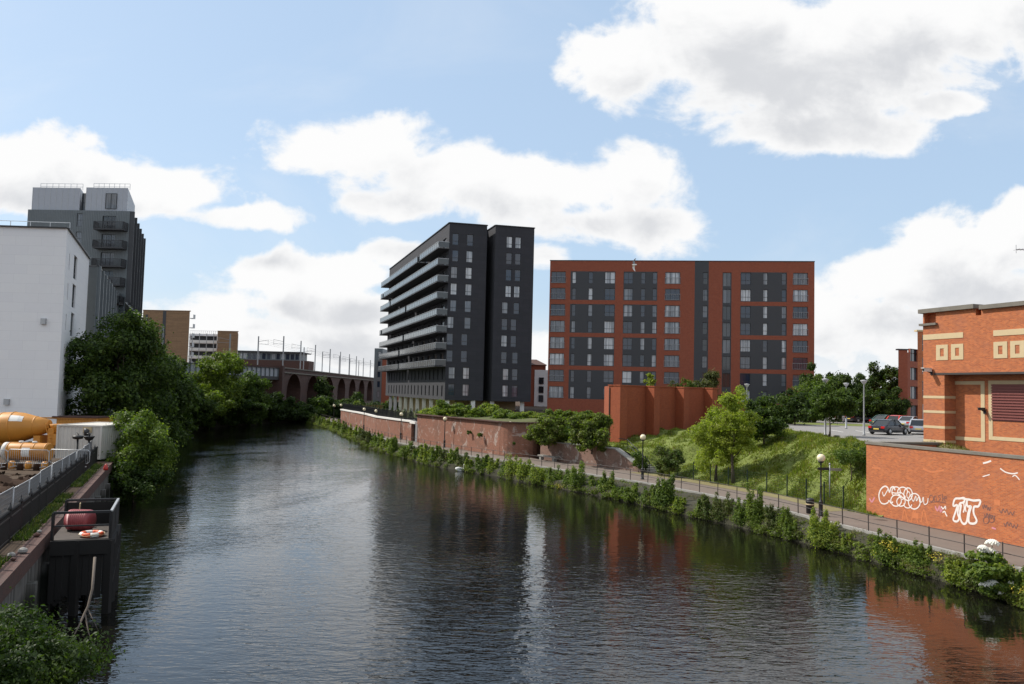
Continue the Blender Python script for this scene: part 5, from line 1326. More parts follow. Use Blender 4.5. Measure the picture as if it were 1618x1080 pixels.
# ------------------------------------------------------------------ railway viaduct and girder bridge
V0 = Vector((-56.5, 205, 0)); vd = Vector((-.038, 1, 0)).normalized(); VS = 25.2; NV = 9
VF = Face(tuple(V0[:2]), tuple((V0+vd*VS*NV)[:2]))      # seen side faces right and towards the camera
zv = 13.2; zs = 7.4; hw = 8.2
root = thing('railway_viaduct', 'long red brick railway viaduct with tall round arches beyond the river', 'viaduct', (V0.x, V0.y, ZL-1))
mb = MB(); zb = 0.5
def vp(s, z, b=0.): p = VF.at(s, b); return (p[0], p[1], z)
DW = 9.
for k in range(NV):
    s0 = k*VS; c = s0+VS/2+1.0
    l, r = c-hw, c+hw
    rise = 4.6
    arc = [(c-hw*math.cos(t), zs+rise*math.sin(t)) for t in [math.pi*i/14 for i in range(15)]]
    mb.face([vp(s0, zb), vp(l, zb), vp(l, zs), vp(s0, zs)]); mb.face([vp(r, zb), vp(s0+VS, zb), vp(s0+VS, zs), vp(r, zs)])
    mb.face([vp(s0, zs), vp(l, zs), vp(l, zv), vp(s0, zv)]); mb.face([vp(r, zs), vp(s0+VS, zs), vp(s0+VS, zv), vp(r, zv)])
    for i in range(14):
        a, b = arc[i], arc[i+1]; mb.face([vp(a[0], a[1]), vp(b[0], b[1]), vp(b[0], zv), vp(a[0], zv)]); mb.face([vp(a[0], a[1]), vp(a[0], a[1], -DW), vp(b[0], b[1], -DW), vp(b[0], b[1])])
    mb.face([vp(l, zb), vp(l, zb, -DW), vp(l, zs, -DW), vp(l, zs)]); mb.face([vp(r, zb), vp(r, zs), vp(r, zs, -DW), vp(r, zb, -DW)])
mb.face([vp(0, zv), vp(NV*VS, zv), vp(NV*VS, zv, -DW), vp(0, zv, -DW)]); mb.face([vp(0, zb, -DW), vp(0, zv, -DW), vp(0, zv), vp(0, zb)])
mb.build('arches', M['viaduct_brick'], root)
mb = MB(); mb.obox(VF.o, VF.u, 0, NV*VS, -DW-.02, -DW+.2, zb, zs+2); mb.build('back_wall', M['viaduct_brick'], root)
mb = MB(); mb.obox(VF.o, VF.u, 0, NV*VS, .01, .35, zv-1.15, zv-.85); mb.obox(VF.o, VF.u, 0, NV*VS, -.4, .25, zv+.003, zv+.3); mb.build('cornice', M['stone_cap'], root)
for k in range(NV):
    mb = MB(); c = k*VS+VS/2+1.0
    for i in range(14):
        t0_, t1_ = math.pi*i/14, math.pi*(i+1)/14
        for rr0, rr1, of in ((1.0, 1.09, .06),):
            f = [(c-hw*rr0*math.cos(t0_), zs+4.6*rr0*math.sin(t0_)), (c-hw*rr0*math.cos(t1_), zs+4.6*rr0*math.sin(t1_)), (c-hw*rr1*math.cos(t1_), zs+4.6*rr1*math.sin(t1_)), (c-hw*rr1*math.cos(t0_), zs+4.6*rr1*math.sin(t0_))]
            mb.face([vp(s, z, of) for s, z in f])
    mb.build('arch_ring', M['quay_brick'], root)
mb = MB(); mb.obox(VF.o, VF.u, -2.2, .0, -DW, .6, zb, zv+.6); mb.build('end_pier', M['viaduct_brick'], root)
e0, e1 = Vector((-69.5, 158, 0)), Vector((-56.9, 202.6, 0)); GF = Face(tuple(e0[:2]), tuple(e1[:2]))
root = thing('girder_bridge', 'grey steel plate girder railway bridge between the left trees and the viaduct', 'bridge', (e0.x, e0.y, 10.5))
mb = MB(); mb.obox(GF.o, GF.u, 0, GF.L, -.3, 0, 11.1, 13.05); mb.obox(GF.o, GF.u, 0, GF.L, -9, -8.7, 11.1, 13.05); mb.build('girder', M['panel_light'], root)
for k in range(26):
    mb = MB(); s_ = GF.L*k/25; mb.obox(GF.o, GF.u, s_-.12, s_+.12, .01, .22, 11.12, 13.03); mb.build('stiffener', M['panel_grey'], root)
mb = MB(); mb.obox(GF.o, GF.u, 0, GF.L, -.45, .25, 13.053, 13.2); mb.obox(GF.o, GF.u, 0, GF.L, -8.6, .3, 10.3, 11.097); mb.build('deck', M['metal_dark'], root)
for k in range(2):
    mb = MB(); mb.obox(GF.o, GF.u, GF.L*(.1+.45*k), GF.L*(.1+.45*k)+2.2, -8, -.5, 0, 10.3); mb.build('pier', M['viaduct_brick'], root)
# overhead line masts
mast = thing('catenary_mast', '', 'mast', (0, 0, 0), 0, 'overhead line masts on the viaduct')
mb = MB(); mb.box(-.13, -.13, -1.2, .13, .13, 8.0); mb.build('pole', M['grey_pole'], mast, world=False)
mb = MB(); mb.bar((0, 0, 6.6), (2.6, 0, 7.1), .08); mb.bar((0, 0, 6.0), (2.6, 0, 6.0), .07); mb.bar((2.5, 0, 7.1), (2.5, 0, 5.8), .05); mb.build('bracket_arm', M['grey_pole'], mast, world=False)
fr_ = [(.02, -1.0), (.035, -8.2), (.11, -1.0), (.2, -1.0), (.28, -8.2), (.31, -1.), (.40, -1.), (.42, -8.2), (.49, -1.), (.57, -1.), (.58, -8.2), (.66, -1.), (.76, -1.), (.86, -1.), (.96, -1.0), (.70, -8.2), (.82, -8.2)]
fr_.sort()
for i, (t, b) in enumerate(fr_):
    p = VF.at(t*VF.L, b); place(mast, (p[0], p[1], zv+.2), 0 if b < -5 else math.pi, 'overhead line mast on the viaduct, %s from the girder bridge end' % ordn(i))
for i, (t, b) in enumerate([(.12, -1.0), (.6, -1.0)]):
    p = GF.at(t*GF.L, b); place(mast, (p[0], p[1], 12.2), math.pi, 'overhead line mast above the girder bridge, %s from the left' % ordn(i))
mb = MB()
for b in (-3.5, -5.7):
    for z in (19.2, 20.1):
        pts = [vp(VF.L*i/40, z, b) for i in range(41)]
        mb.tube(pts, .014, 4, cap=False)
o = mb.build('overhead_wire', M['metal_dark']); tag(o, 'overhead electric wires strung along the viaduct masts', 'wires')

# ------------------------------------------------------------------ left quay, railings, building site
qd = Vector((-29.7+13.2, 62.6-20.5, 0)); qL = qd.length; qd.normalize(); qn = Vector((qd.y, -qd.x, 0))
Q = lambda t, b=0., z=0.: (-13.2+qd.x*t+qn.x*b, 20.5+qd.y*t+qn.y*b, z)
root = thing('quay_wall', 'streaked grey concrete quay wall with a red brick cap along the left bank', 'quay wall', Q(20))
def streak(t, b, o):
    p = geo(t); n = t.noise(t.vm('MULTIPLY', p, (3.2, 3.2, .12)), 1.3, 5, .65); n2 = t.noise(p, .8, 6, .6)
    c = t.mix(t.sstep(n, .42, .62), (.15, .142, .13), (.05, .046, .04)); zx = t.n('ShaderNodeSeparateXYZ'); t.put(zx.inputs[0], p); c = t.mix(t.sstep(t.math('ADD', zx.outputs[2], t.math('MULTIPLY', n2, .8)), 2.3, 1.7), c, (.016, .017, .011)); t.put(b.inputs['Base Color'], t.mix(t.sstep(n2, .45, .7, 0, .6), c, (.05, .05, .035))); b.inputs['Roughness'].default_value = .9
M['streaked'] = mat('streaked_concrete', streak)
mb = MB(); mb.prism([Q(-40)[:2], Q(qL)[:2], Q(qL, -.9)[:2], Q(-40, -.9)[:2]], -1.5, 2.447); mb.build('wall', M['streaked'], root)
for k in range(12):
    mb = MB(); mb.prism([Q(6+k*3.4, .003)[:2], Q(6.5+k*3.4, .003)[:2], Q(6.5+k*3.4, .28)[:2], Q(6+k*3.4, .28)[:2]][::-1], -1.5, 1.9); mb.build('buttress', M['streaked'], root)
mb = MB(); mb.prism([Q(-40, .1)[:2], Q(qL, .1)[:2], Q(qL, -.38)[:2], Q(-40, -.38)[:2]][::-1], 2.45, 3.02); mb.build('coping', M['quay_brick'], root)
iron_fence('iron_railing', [Q(-4, -.95)[:2], Q(qL-1, -.95)[:2]], ZL, 1.05, .16, 'black spear topped railing behind the brick cap of the left quay', 'railing', M['black_iron'], post=2.2, r=.014)
# loose bricks and stones on the cap
for i, (px, py) in enumerate(((62, 842), (58, 848), (36, 874), (21, 886), (18, 880))):
    p = G(px, py, 3.02); mb = MB(); s_ = .10+.03*(i % 3)
    mb.lathe([(s_*.5, 0), (s_, .06), (s_*.9, s_*.9), (s_*.35, s_*1.25)], (p.x, p.y, 3.022), 7, sm=False)
    o = mb.build('loose_stone', M['concrete'] if i % 2 == 0 else M['quay_brick']); tag(o, 'loose %s lump lying on the quay cap, %s from the platform' % ('pale stone' if i % 2 == 0 else 'red brick', ordn(i)), 'stone', 'loose stones on the quay cap')
# temporary mesh fence panels
panel = thing('fence_panel', '', 'fence panel', (0, 0, 0), 0, 'temporary mesh fence panels along the site')
PW, PH = 3.3, 1.62
mb = MB()
for x in (0.03, PW-.03): mb.tube([(x, 0, .05), (x, 0, PH)], .021, 6)
for z in (.15, PH): mb.tube([(.03, 0, z), (PW-.03, 0, z)], .021, 6)
mb.build('frame', M['steel'], panel, world=False)
mb = MB()
for k in range(1, 46): mb.bar((.03+k*(PW-.06)/46, 0, .15), (.03+k*(PW-.06)/46, 0, PH), .009)
for k in range(1, 9): mb.bar((.03, .004, .15+k*(PH-.15)/9), (PW-.03, .004, .15+k*(PH-.15)/9), .010)
mb.build('wire_mesh', M['fence_wire'], panel, world=False)
for x in (.05, PW-.05):
    mb = MB(); mb.prism([(x-.12, -.35), (x+.12, -.35), (x+.12, .35), (x-.12, .35)], 0.0, .13); mb.build('foot', M['concrete'], panel, world=False)
fa = Vector((-19.35, 31.7, 0)); fd = Vector((-.382, 1, 0)).normalized()
for k in range(16):
    p = fa+fd*(k-2)*3.34; place(panel, (p.x+.05*math.sin(k*2.1), p.y, ZL+.05*math.sin(k*1.3)-.13), math.atan2(fd.y, fd.x)+.02*math.sin(k*1.9), 'grey wire mesh site fence panel, %s counted from the platform end' % ordn(k))
# soil mounds
mb = MB(); NX, NY = 40, 26; rows = []
for i in range(NX+1):
    row = []
    for j in range(NY+1):
        y = 36+j*.62; x = -20.4-.382*(y-31.7)-i*.62
        e = min(1, min(i, NX-i)/5)*min(1, min(j, NY-j)/4)
        row.append((x, y, ZL-.03+e*(.45+.42*math.sin(x*1.1+y*.5)+.36*math.sin(x*.6-y*1.3)+.22*math.sin(x*3.1+y*2.3)+.28*random.random())))
    rows.append(row)
for i in range(NX):
    for j in range(NY): mb.face([rows[i][j], rows[i][j+1], rows[i+1][j+1], rows[i+1][j]], 0, True)
o = mb.build('soil_mound', M['soil']); struct(o)
if o.data.polygons[40].normal.z < 0: o.data.flip_normals()
cl_ = [(v[0], v[1], v[2], .3, .3, .08) for r_ in rows[::2] for v in r_[::2]]
o = leaves('rubble', cl_, 5200, .15, 77, [M['soil'], M['quay_brick']], mats_frac=.12, up=.9, aspect=.8, gaps=.35, fine=None); struct(o, 'stuff'); o['label'] = 'broken brown clods and rubble over the churned building site'
# pedestrian barriers
bar_ = thing('crowd_barrier', '', 'barrier', (0, 0, 0), 0, 'steel pedestrian barriers in front of the plant')
mb = MB(); BW, BH = 2.55, 1.1
pts = [(.12, 0, .25), (0, 0, .37), (0, 0, BH-.12), (.12, 0, BH), (BW-.12, 0, BH), (BW, 0, BH-.12), (BW, 0, .37), (BW-.12, 0, .25), (.12, 0, .25)]
mb.tube(pts, .024, 6); mb.build('frame', M['steel'], bar_, world=False)
mb = MB()
for k in range(1, 20): mb.bar((BW*k/20, 0, .25), (BW*k/20, 0, BH), .016)
mb.build('bars', M['steel'], bar_, world=False)
for x in (.35, BW-.35):
    mb = MB(); mb.bar((x, -.35, .02), (x, .35, .02), .05); mb.bar((x, 0, .02), (x, 0, .25), .04); mb.build('foot', M['steel'], bar_, world=False)
for (px, d, lab) in ((13, 53, 'steel barrier in front of the orange tank'), (78, 53.3, 'steel barrier in front of the white container'), (-52, 53, 'steel barrier cut off by the left edge')):
    p = P(px, 720, d); place(bar_, (p.x, d, P(px, 737, d).z), .02, lab)
# ------------------------------------------------------------------ concrete mixer lorry (rear towards the right)
p = P(30, 700, 66.)
root = thing('mixer_lorry', 'orange concrete mixer lorry with a white label on its drum, behind the orange tank', 'mixer lorry', (p.x, 66., ZL), R(2))
# local frame: +x towards the rear
def W(c, r0, wl, lab=None):
    pass
ax0, ax1 = Vector((-3.6, 0, 1.95)), Vector((2.3, 0, 2.35)); axd = (ax1-ax0).normalized(); Mx = axd.to_track_quat('Z', 'Y').to_matrix(); LA = (ax1-ax0).length
mb = MB(); prof = [(.35, 0), (.8, .12), (.98, .6), (1.17, 1.6), (1.22, 2.4), (1.22, 3.2), (1.13, 3.9), (.78, 5.0), (.50, LA), (.42, LA+.02)]
mb.lathe(prof, ax0, 28, M=Mx); mb.build('drum', M['orange'], root, world=False)
for (r, z) in ((1.235, 2.4), (1.235, 3.25), (1.0, .62), (.80, 4.95)):
    mb = MB(); mb.lathe([(r-.02, z-.05), (r+.012, z-.04), (r+.012, z+.04), (r-.02, z+.05)], ax0, 28, M=Mx); mb.build('drum_ring', M['orange'], root, world=False)
mb = MB(); b = []
for k in range(7):
    t = R(-8+k*9); 
    for z in (3.5, 4.55):
        pr = 1.19 if z == 3.5 else .93
        b.append(ax0+Mx @ Vector((pr*1.03*math.cos(t), pr*1.03*math.sin(t), z)))
# label on the side facing the river, upper flank
def drum_pt(ang, z):
    r = np.interp(z, [q[1] for q in prof], [q[0] for q in prof])+.012; return ax0+Mx @ Vector((r*math.cos(ang), r*math.sin(ang), z))
best = max(range(72), key=lambda k: (Mx @ Vector((math.cos(R(k*5)), math.sin(R(k*5)), 0))).dot(Vector((0, -.75, .66)))); A0 = R(best*5)
for i in range(6):
    for j in range(3):
        a0, a1 = A0+R(-14+28*i/6), A0+R(-14+28*(i+1)/6); z0, z1 = 3.3+.32*j, 3.3+.32*(j+1)
        f = [drum_pt(a0, z0), drum_pt(a1, z0), drum_pt(a1, z1), drum_pt(a0, z1)]; mb.face(f, 0, True)
mb.build('label_panel', M['white_paint'], root, world=False)
mb = MB(); mb.box(-5.0, -.45, .75, 3.1, -.25, 1.0); mb.box(-5.0, .25, .75, 3.1, .45, 1.0); mb.box(-3.9, -.9, 1.0, -3.3, .9, 1.75); mb.box(1.5, -.8, 1.0, 2.0, .8, 1.6); mb.build('chassis', M['orange'], root, world=False)
mb = MB(); Mh = Matrix.Rotation(R(0), 3, 'X'); mb.lathe([(.28, 2.0), (.38, 2.2), (.62, 2.75), (.66, 2.95), (.6, 2.95)], (3.0, 0, -.45), 18); mb.build('hopper', M['orange'], root, world=False)
mb = MB(); mb.box(2.55, -.7, .95, 2.95, -.5, 2.2); mb.box(2.55, .5, .95, 2.95, .7, 2.2); mb.box(2.95, -.75, .9, 3.9, .75, 1.75); mb.build('rear_frame', M['orange'], root, world=False)
mb = MB(); mb.tube([(2.9, -.2, 1.7), (3.5, -.5, 1.35), (4.2, -.9, .95)], [(.28, .16), (.26, .14), (.22, .12)], 10); mb.build('chute', M['orange'], root, world=False)
mb = MB()
for y in (-1.02, -.6): mb.bar((3.05, y, .8), (2.4, y, 2.6), .045)
for k in range(7): t = k/6; mb.bar((3.05-.65*t, -1.02, .85+1.7*t), (3.05-.65*t, -.6, .85+1.7*t), .035)
mb.build('ladder', M['orange'], root, world=False)
mb = MB(); mb.box(-5.6, -1.2, .55, -4.2, 1.2, 1.35); mb.prism([(-5.6, -1.18), (-4.25, -1.18), (-4.25, 1.18), (-5.5, 1.18)], 1.353, 2.75); mb.build('cab', M['orange'], root, world=False)
mb = MB(); mb.box(-5.35, -1.2, 1.6, -4.5, -1.185, 2.45); mb.build('cab_window', M['car_glass'], root, world=False)
for x in (-4.9, .4, 1.7):
    for y in (-1.0, 1.0):
        mb = MB(); mb.lathe([(.25, -.17), (.46, -.17), (.52, -.1), (.52, .1), (.46, .17), (.25, .17)], (x, y, .52), 18, M=Matrix.Rotation(R(90), 3, 'X')); wl = mb.build('wheel', M['rubber'], root, world=False)
        mb = MB(); mb.lathe([(.05, -.175), (.25, -.175), (.25, .175), (.05, .175)], (x, y, .52), 12, M=Matrix.Rotation(R(90), 3, 'X')); mb.build('rim', M['orange'], wl, world=False)
for x0 in (.0, 1.3):
    mb = MB(); mb.tube([(x0-.25, -1.0, 1.0), (x0+.1, -1.0, 1.12), (x0+.7, -1.0, 1.12), (x0+1.05, -1.0, 1.0)], [(.2, .03)]*4, 6); mb.build('mudguard', M['orange'], root, world=False)

# orange storage tank
p = P(46, 712, 57.)
root = thing('storage_tank', 'orange cylindrical tank lying on timbers behind the steel barriers', 'tank', (p.x, 57., ZL+.25))
Mx = Matrix.Rotation(R(90), 3, 'Y')
mb = MB(); mb.lathe([(.3, -1.6), (.5, -1.58), (.58, -1.45), (.6, -1.3), (.6, 1.3), (.58, 1.38), (.56, 1.4)], (0, 0, .82), 24, M=Mx); mb.build('body', M['orange'], root, world=False)
mb = MB()
for x in (-1.25, -.35, .5, 1.28): mb.lathe([(.6, x-.04), (.625, x-.03), (.625, x+.03), (.6, x+.04)], (0, 0, .82), 24, M=Mx)
mb.build('hoop', M['orange'], root, world=False)
for x in (-.55, .35):
    mb = MB(); mb.lathe([(.16, 1.40), (.16, 1.5), (.12, 1.54)], (x, 0, 0), 12); mb.build('filler_cap', M['white_metal'], root, world=False)
mb = MB(); 
for i in range(5):
    a0, a1 = R(150+i*12), R(150+(i+1)*12); f = lambda a, x: (x, .606*math.cos(a), .82-.606*math.sin(a)*-1*(1) if False else .82+.606*math.sin(a-math.pi/2+math.pi/2)); mb.face([f(a0, .1-.3), f(a0, .35), f(a1, .35), f(a1, .1-.3)], 0, True)
mb.build('label_panel', M['white_paint'], root, world=False)
for x in (-1.1, 1.1):
    mb = MB(); mb.box(x-.15, -.6, -.25, x+.15, .6, .26); mb.build('timber_bearer', M['timber'], root, world=False)
mb = MB(); mb.lathe([(.612, -1.6), (.612, -1.28)], (0, 0, .82), 24, M=Mx); mb.build('end_band', M['white_metal'], root, world=False)
# earth coloured blocks under the tank
for i in range(7):
    p2 = P(6+i*13, 733, 55.2); 
    mb = MB(); mb.lathe([(.18, 0), (.2, .05), (.2, .42), (.14, .5)], (p2.x, 55.2, ZL-.03+.12*(i % 2)), 10); o = mb.build('rubble_sack', M['orange'] if i % 2 else M['soil']); tag(o, '%s sack in the row under the orange tank, %s from the left' % ('orange' if i % 2 else 'brown', ordn(i)), 'sack', 'sacks below the tank')

def container(name, label, px0, px1, d, top, base, dep, mt, yaw, door=False):
    a, b = P(px0, 690, d), P(px1, 690, d); h = P((px0+px1)/2, top, d).z-base; L = b.x-a.x
    root = thing(name, label, 'container', (a.x, d, base), yaw); mb = MB()
    def side(o, u, LL):
        n = int(LL/.28); k = 0; 
        for i in range(n):
            s0, s1 = LL*i/n, LL*(i+1)/n; q = (s1-s0)
            for (x0, x1, b0, b1) in ((0, .3, 0, 0), (.3, .5, 0, -.04), (.5, .8, -.04, -.04), (.8, 1, -.04, 0)):
                A_ = (o[0]+u[0]*(s0+q*x0)+u[1]*b0, o[1]+u[1]*(s0+q*x0)-u[0]*b0); B_ = (o[0]+u[0]*(s0+q*x1)+u[1]*b1, o[1]+u[1]*(s0+q*x1)-u[0]*b1)
                mb.face([(*A_, .12), (*B_, .12), (*B_, h-.12), (*A_, h-.12)])
    side((0, 0), (1, 0), L); side((L, 0), (0, 1), dep); side((L, dep), (-1, 0), L); side((0, dep), (0, -1), dep)
    mb.face([(.02, .02, h-.05), (L-.02, .02, h-.05), (L-.02, dep-.02, h-.05), (.02, dep-.02, h-.05)]); mb.build('body', mt, root, world=False)
    mb = MB()
    for (x, y) in ((0, 0), (L, 0), (L, dep), (0, dep)): mb.box(x-.07, y-.07, 0, x+.07, y+.07, h)
    for z in (.06, h-.06):
        mb.bar((0.07, 0, z), (L-.07, 0, z), .12); mb.bar((L, .07, z), (L, dep-.07, z), .12); mb.bar((0.07, dep, z), (L-.07, dep, z), .12); mb.bar((0, .07, z), (0, dep-.07, z), .12)
    mb.build('frame', mt, root, world=False)
    return root, L, h
c, L, h = container('shipping_container', 'white corrugated container beside the site fence', 91, 161, 62.5, 671, ZL+.15, 5.5, M['white_metal'], R(-2))
mb = MB(); mb.box(L*.58, -.04, h*.78, L*.78, .02, h*.96); mb.build('sign_panel', M['cream'], c, world=False)
mb = MB(); mb.tube([(L*.7, -.25, h*.70), (L*.71, -.3, h*.85), (L*.66, -.28, h*.9)], [.16, .2, .08], 8); mb.build('hanging_jacket', M['metal_dark'], c, world=False)
c, L, h = container('skip_container', 'long orange container with a brown rim behind the white container', 56, 152, 78, 659.5, ZL, 3.0, M['orange'], 0)
mb = MB(); mb.box(1.5, -.15, h+.003, L+.1, 3.0, h+.12); mb.build('rim', M['quay_brick'], c, world=False)
# two dark lamp heads on short posts
for (px, kind, lab) in ((123, 0, 'black post with a flat round head and a broken top, nearer the tank'), (141, 1, 'black post with a cup shaped head and a broken bracket, nearer the fence')):
    d = 60.; p = P(px, 690, d); root = thing('broken_lamp', lab, 'broken lamp', (p.x, d, ZL), 0); ht = p.z-ZL
    mb = MB(); mb.lathe([(.12, 0), (.12, .5), (.07, .6), (.07, ht-.1)], n=10); mb.build('post', M['black_iron'], root, world=False)
    mb = MB(); mb.lathe([(.09, ht-.18), (.32, ht-.12), (.38, ht), (.35, ht+.08), (.1, ht+.12)] if not kind else [(.08, ht-.27), (.24, ht-.2), (.36, ht), (.37, ht+.06), (.22, ht+.02)], n=16); mb.build('head', M['black_iron'], root, world=False)
    mb = MB(); mb.tube([(0, 0, ht), (.03, 0, ht+.2), (.0 if kind else -.12, 0, ht+.34)], [.05, .06, .02] if kind else [.04, .03, .015], 7)
    if kind: mb.tube([(.02, 0, ht+.2), (-.2, .02, ht+.24)], [.05, .02], 6)
    mb.build('bracket', M['black_iron'], root, world=False)
p = P(185, 655, 74); root = thing('timber_post', 'weathered timber mooring post standing by the end of the site fence', 'post', (p.x, 74, ZL-.3))
mb = MB(); h = p.z-ZL+.4; mb.prism([(-.14, -.14), (.14, -.14), (.14, .14), (-.14, .14)], 0, h); mb.build('post', M['timber'], root, world=False)
mb = MB(); mb.box(-.9, -.1, h-1.25, .0-.142, .1, h-1.05); mb.box(-.9, -.1, h-1.8, -.7, .1, h-1.25); mb.build('cross_beam', M['timber'], root, world=False)
p = P(169, 704, 56); mb = MB(); mb.lathe([(.14, 0), (.16, .1), (.10, .3), (.03, .42)], (p.x, 56, ZL+.05), 9); o = mb.build('red_bag', M['car_red']); tag(o, 'small red bag at the foot of the site fence', 'bag')

# ------------------------------------------------------------------ landing stage over the water
PS = Vector((-17.85, 32.0, 0)); PL, PWd = 3.7, 2.05; zd = 2.88
root = thing('landing_stage', 'dark timber landing stage with railings bracketed off the left quay', 'landing stage', (PS.x, PS.y, 0))
tq = (PS.y-20.5)/qd.y
S = lambda t, b, z=0.: Q(tq+t, b+.30, z)
nb = 14
mb = MB()
for k in range(nb): mb.prism([S(PL*k/nb+.02, 0)[:2], S(PL*(k+.93)/nb, 0)[:2], S(PL*(k+.93)/nb, PWd)[:2], S(PL*k/nb+.02, PWd)[:2]][::-1], zd-.06, zd)
mb.build('deck', M['deck'], root)
mb = MB(); mb.bar(S(-.06, 0, zd-.30), S(-.06, PWd, zd-.30), .12, .55); mb.bar(S(PL+.06, 0, zd-.22), S(PL+.06, PWd, zd-.22), .12, .34); mb.bar(S(0, PWd+.06, zd-.22), S(PL, PWd+.06, zd-.22), .12, .34)
for k in range(3): mb.bar(S(PL*(k+.5)/3, .1, zd-.2), S(PL*(k+.5)/3, PWd, zd-.2), .12, .24)
mb.build('beam', M['timber_dark'], root)
mb = MB()
for k in range(9): mb.prism([S(-.02, PWd*k/9)[:2], S(-.02, PWd*(k+.94)/9)[:2], S(.04, PWd*(k+.94)/9)[:2], S(.04, PWd*k/9)[:2]], .5+.12*(k % 3), zd-.5)
for k in range(13): mb.prism([S(PL*k/13, PWd+.0)[:2], S(PL*(k+.94)/13, PWd+.0)[:2], S(PL*(k+.94)/13, PWd+.05)[:2], S(PL*k/13, PWd+.05)[:2]][::-1], .4+.15*(k % 3), zd-.42)
mb.build('boarding', M['timber_dark'], root)
for (t, b) in ((0, PWd), (PL, PWd), (PL*.5, PWd), (0, .9), (PL, .9)):
    mb = MB(); mb.bar(S(t, b, -1.5), S(t, b, zd-.06), .26); mb.build('pile', M['timber_dark'], root)
mb = MB(); mb.bar(S(.1, .2, .4), S(.1, PWd-.1, zd-.4), .14); mb.bar(S(.1, PWd+.08, 1.0), S(PL, PWd+.08, 1.9), .12); mb.build('brace', M['timber_dark'], root)
zr = zd+1.03
for (t, b) in ((0, .05), (0, PWd), (PL*.5, PWd), (PL, PWd), (PL, .05)):
    mb = MB(); mb.bar(S(t, b, zd), S(t, b, zr), .09); mb.build('rail_post', M['black_iron'], root)
for (a, b, c, d, nm, m_) in ((0, .05, 0, PWd, 'rail', 'black_iron'), (0, PWd, PL, PWd, 'rail', 'steel'), (PL, PWd, PL, .05, 'rail', 'black_iron')):
    for z, th in ((zr, .09), (zd+.52, .05)):
        if z < zr-.1 and m_ == 'steel': continue
        mb = MB(); mb.bar(S(a, b, z), S(c, d, z), th, th); mb.build(nm, M[m_] if z == zr else M['black_iron'], root)
mb = MB(); mb.prism([S(.0, PWd-.02)[:2], S(PL, PWd-.02)[:2], S(PL, PWd+.03)[:2], S(0, PWd+.03)[:2]][::-1], zd+.02, zr-.06); mb.build('side_panel', M['timber_dark'], root)
mb = MB(); mb.prism([S(PL-.02, .1)[:2], S(PL+.03, .1)[:2], S(PL+.03, PWd)[:2], S(PL-.02, PWd)[:2]][::-1], zd+.02, zr-.1); mb.build('end_panel', M['timber_dark'], root)
mb = MB(); mb.bar(S(PL*.9, .6, zd+.5), S(PL*.9, .62, zd+.95), .3, .03); mb.build('notice', M['cream'], root)
# red drum: rounded, ribbed, on its side
c = Vector(S(PL*.55, .78, zd+.44)); root = thing('plastic_drum', 'faded red ribbed plastic drum lying on the landing stage', 'drum', (c.x, c.y, zd))
mb = MB(); prof = [(.12, -.52), (.33, -.50), (.41, -.43), (.43, -.3)]
for k in range(8): x = -.28+.56*k/7; prof += [(.43, x-.02), (.405, x), (.43, x+.02)]
prof += [(.43, .32), (.41, .43), (.33, .50), (.12, .52)]
mb.lathe(prof, (0, 0, .435), 24, M=Matrix.Rotation(R(90), 3, 'Y')); mb.build('body', M['red_plastic'], root, world=False)
mb = MB(); mb.box(-.36, -.3, 0.0, -.24, .3, .07); mb.box(.24, -.3, 0, .36, .3, .07); mb.build('cradle', M['timber_dark'], root, world=False)
# lifebuoy
c = Vector(S(.55, 1.35, zd)); root = thing('lifebuoy', 'orange and white lifebuoy lying on the deck of the landing stage', 'lifebuoy', (c.x, c.y, zd), R(20))
for k in range(8):
    mb = MB(); pts = [(.36*math.cos(R(k*45+j*9)), .36*math.sin(R(k*45+j*9)), .10) for j in range(6)]; mb.tube(pts, .09, 10); mb.build('orange_segment' if k % 2 else 'white_band', M['lifebuoy_orange'] if k % 2 else M['white_paint'], root, world=False)
mb = MB(); mb.tube([(.47*math.cos(R(j*15)), .47*math.sin(R(j*15)), .1+.03*math.sin(R(j*60))) for j in range(25)], .012, 5, cap=False); mb.build('rope', M['cream'], root, world=False)
# dead branch below the stage
p0, p1, p2 = P(150, 880, 30.5), P(134, 968, 29.5), P(112, 1012, 28.5)
mb = MB(); mb.tube([p0, P(146, 930, 30), P(139, 958, 29.6), p1, P(124, 990, 29), p2], [.05, .045, .04, .04, .03, .015], 6); mb.tube([p1, P(140, 1000, 29.2), P(147, 1018, 29)], [.03, .02, .01], 5); mb.tube([P(139, 962, 29.6), P(155, 996, 29.4)], [.02, .008], 5)
o = mb.build('dead_branch', M['timber']); tag(o, 'pale dead branch hanging below the landing stage into the water', 'branch')

# ------------------------------------------------------------------ trees of the left bank
TL = 'trees on the left river bank'
def LT_(px, top, d, half, label, **kw): return tree_px(kw.pop('name', 'bank_tree'), px, top, ZL-.3 if kw.get('b') is None else kw.pop('b'), d, half, label, group=TL, **kw)
LT_(196, 486, 86, 76, 'tallest dark tree rising beside the white and grey buildings', kind='dark', kind2='mid', mixf=.4, n=15000, leaf=.27, seed=11, nb=26, crown_from=.10, ry=5, limbs=7)
LT_(250, 566, 99, 50, 'dark tree right beside the tallest one over the water', kind='dark', kind2='mid', n=8000, leaf=.28, seed=12, nb=20, crown_from=.02)
LT_(275, 553, 118, 38, 'green topped tree behind the two dark trees by the bridge girder', kind='mid', kind2='dark', n=6500, leaf=.32, seed=13, nb=18, crown_from=.05)
LT_(296, 604, 134, 38, 'low rounded tree drooping to the water left of the bright tree', kind='dark', kind2='mid', n=6000, leaf=.34, seed=14, nb=16, crown_from=.0)
LT_(225, 610, 92, 36, 'low dark tree under the tallest one at the water edge', kind='dark', n=5000, leaf=.27, seed=15, nb=14, crown_from=0)
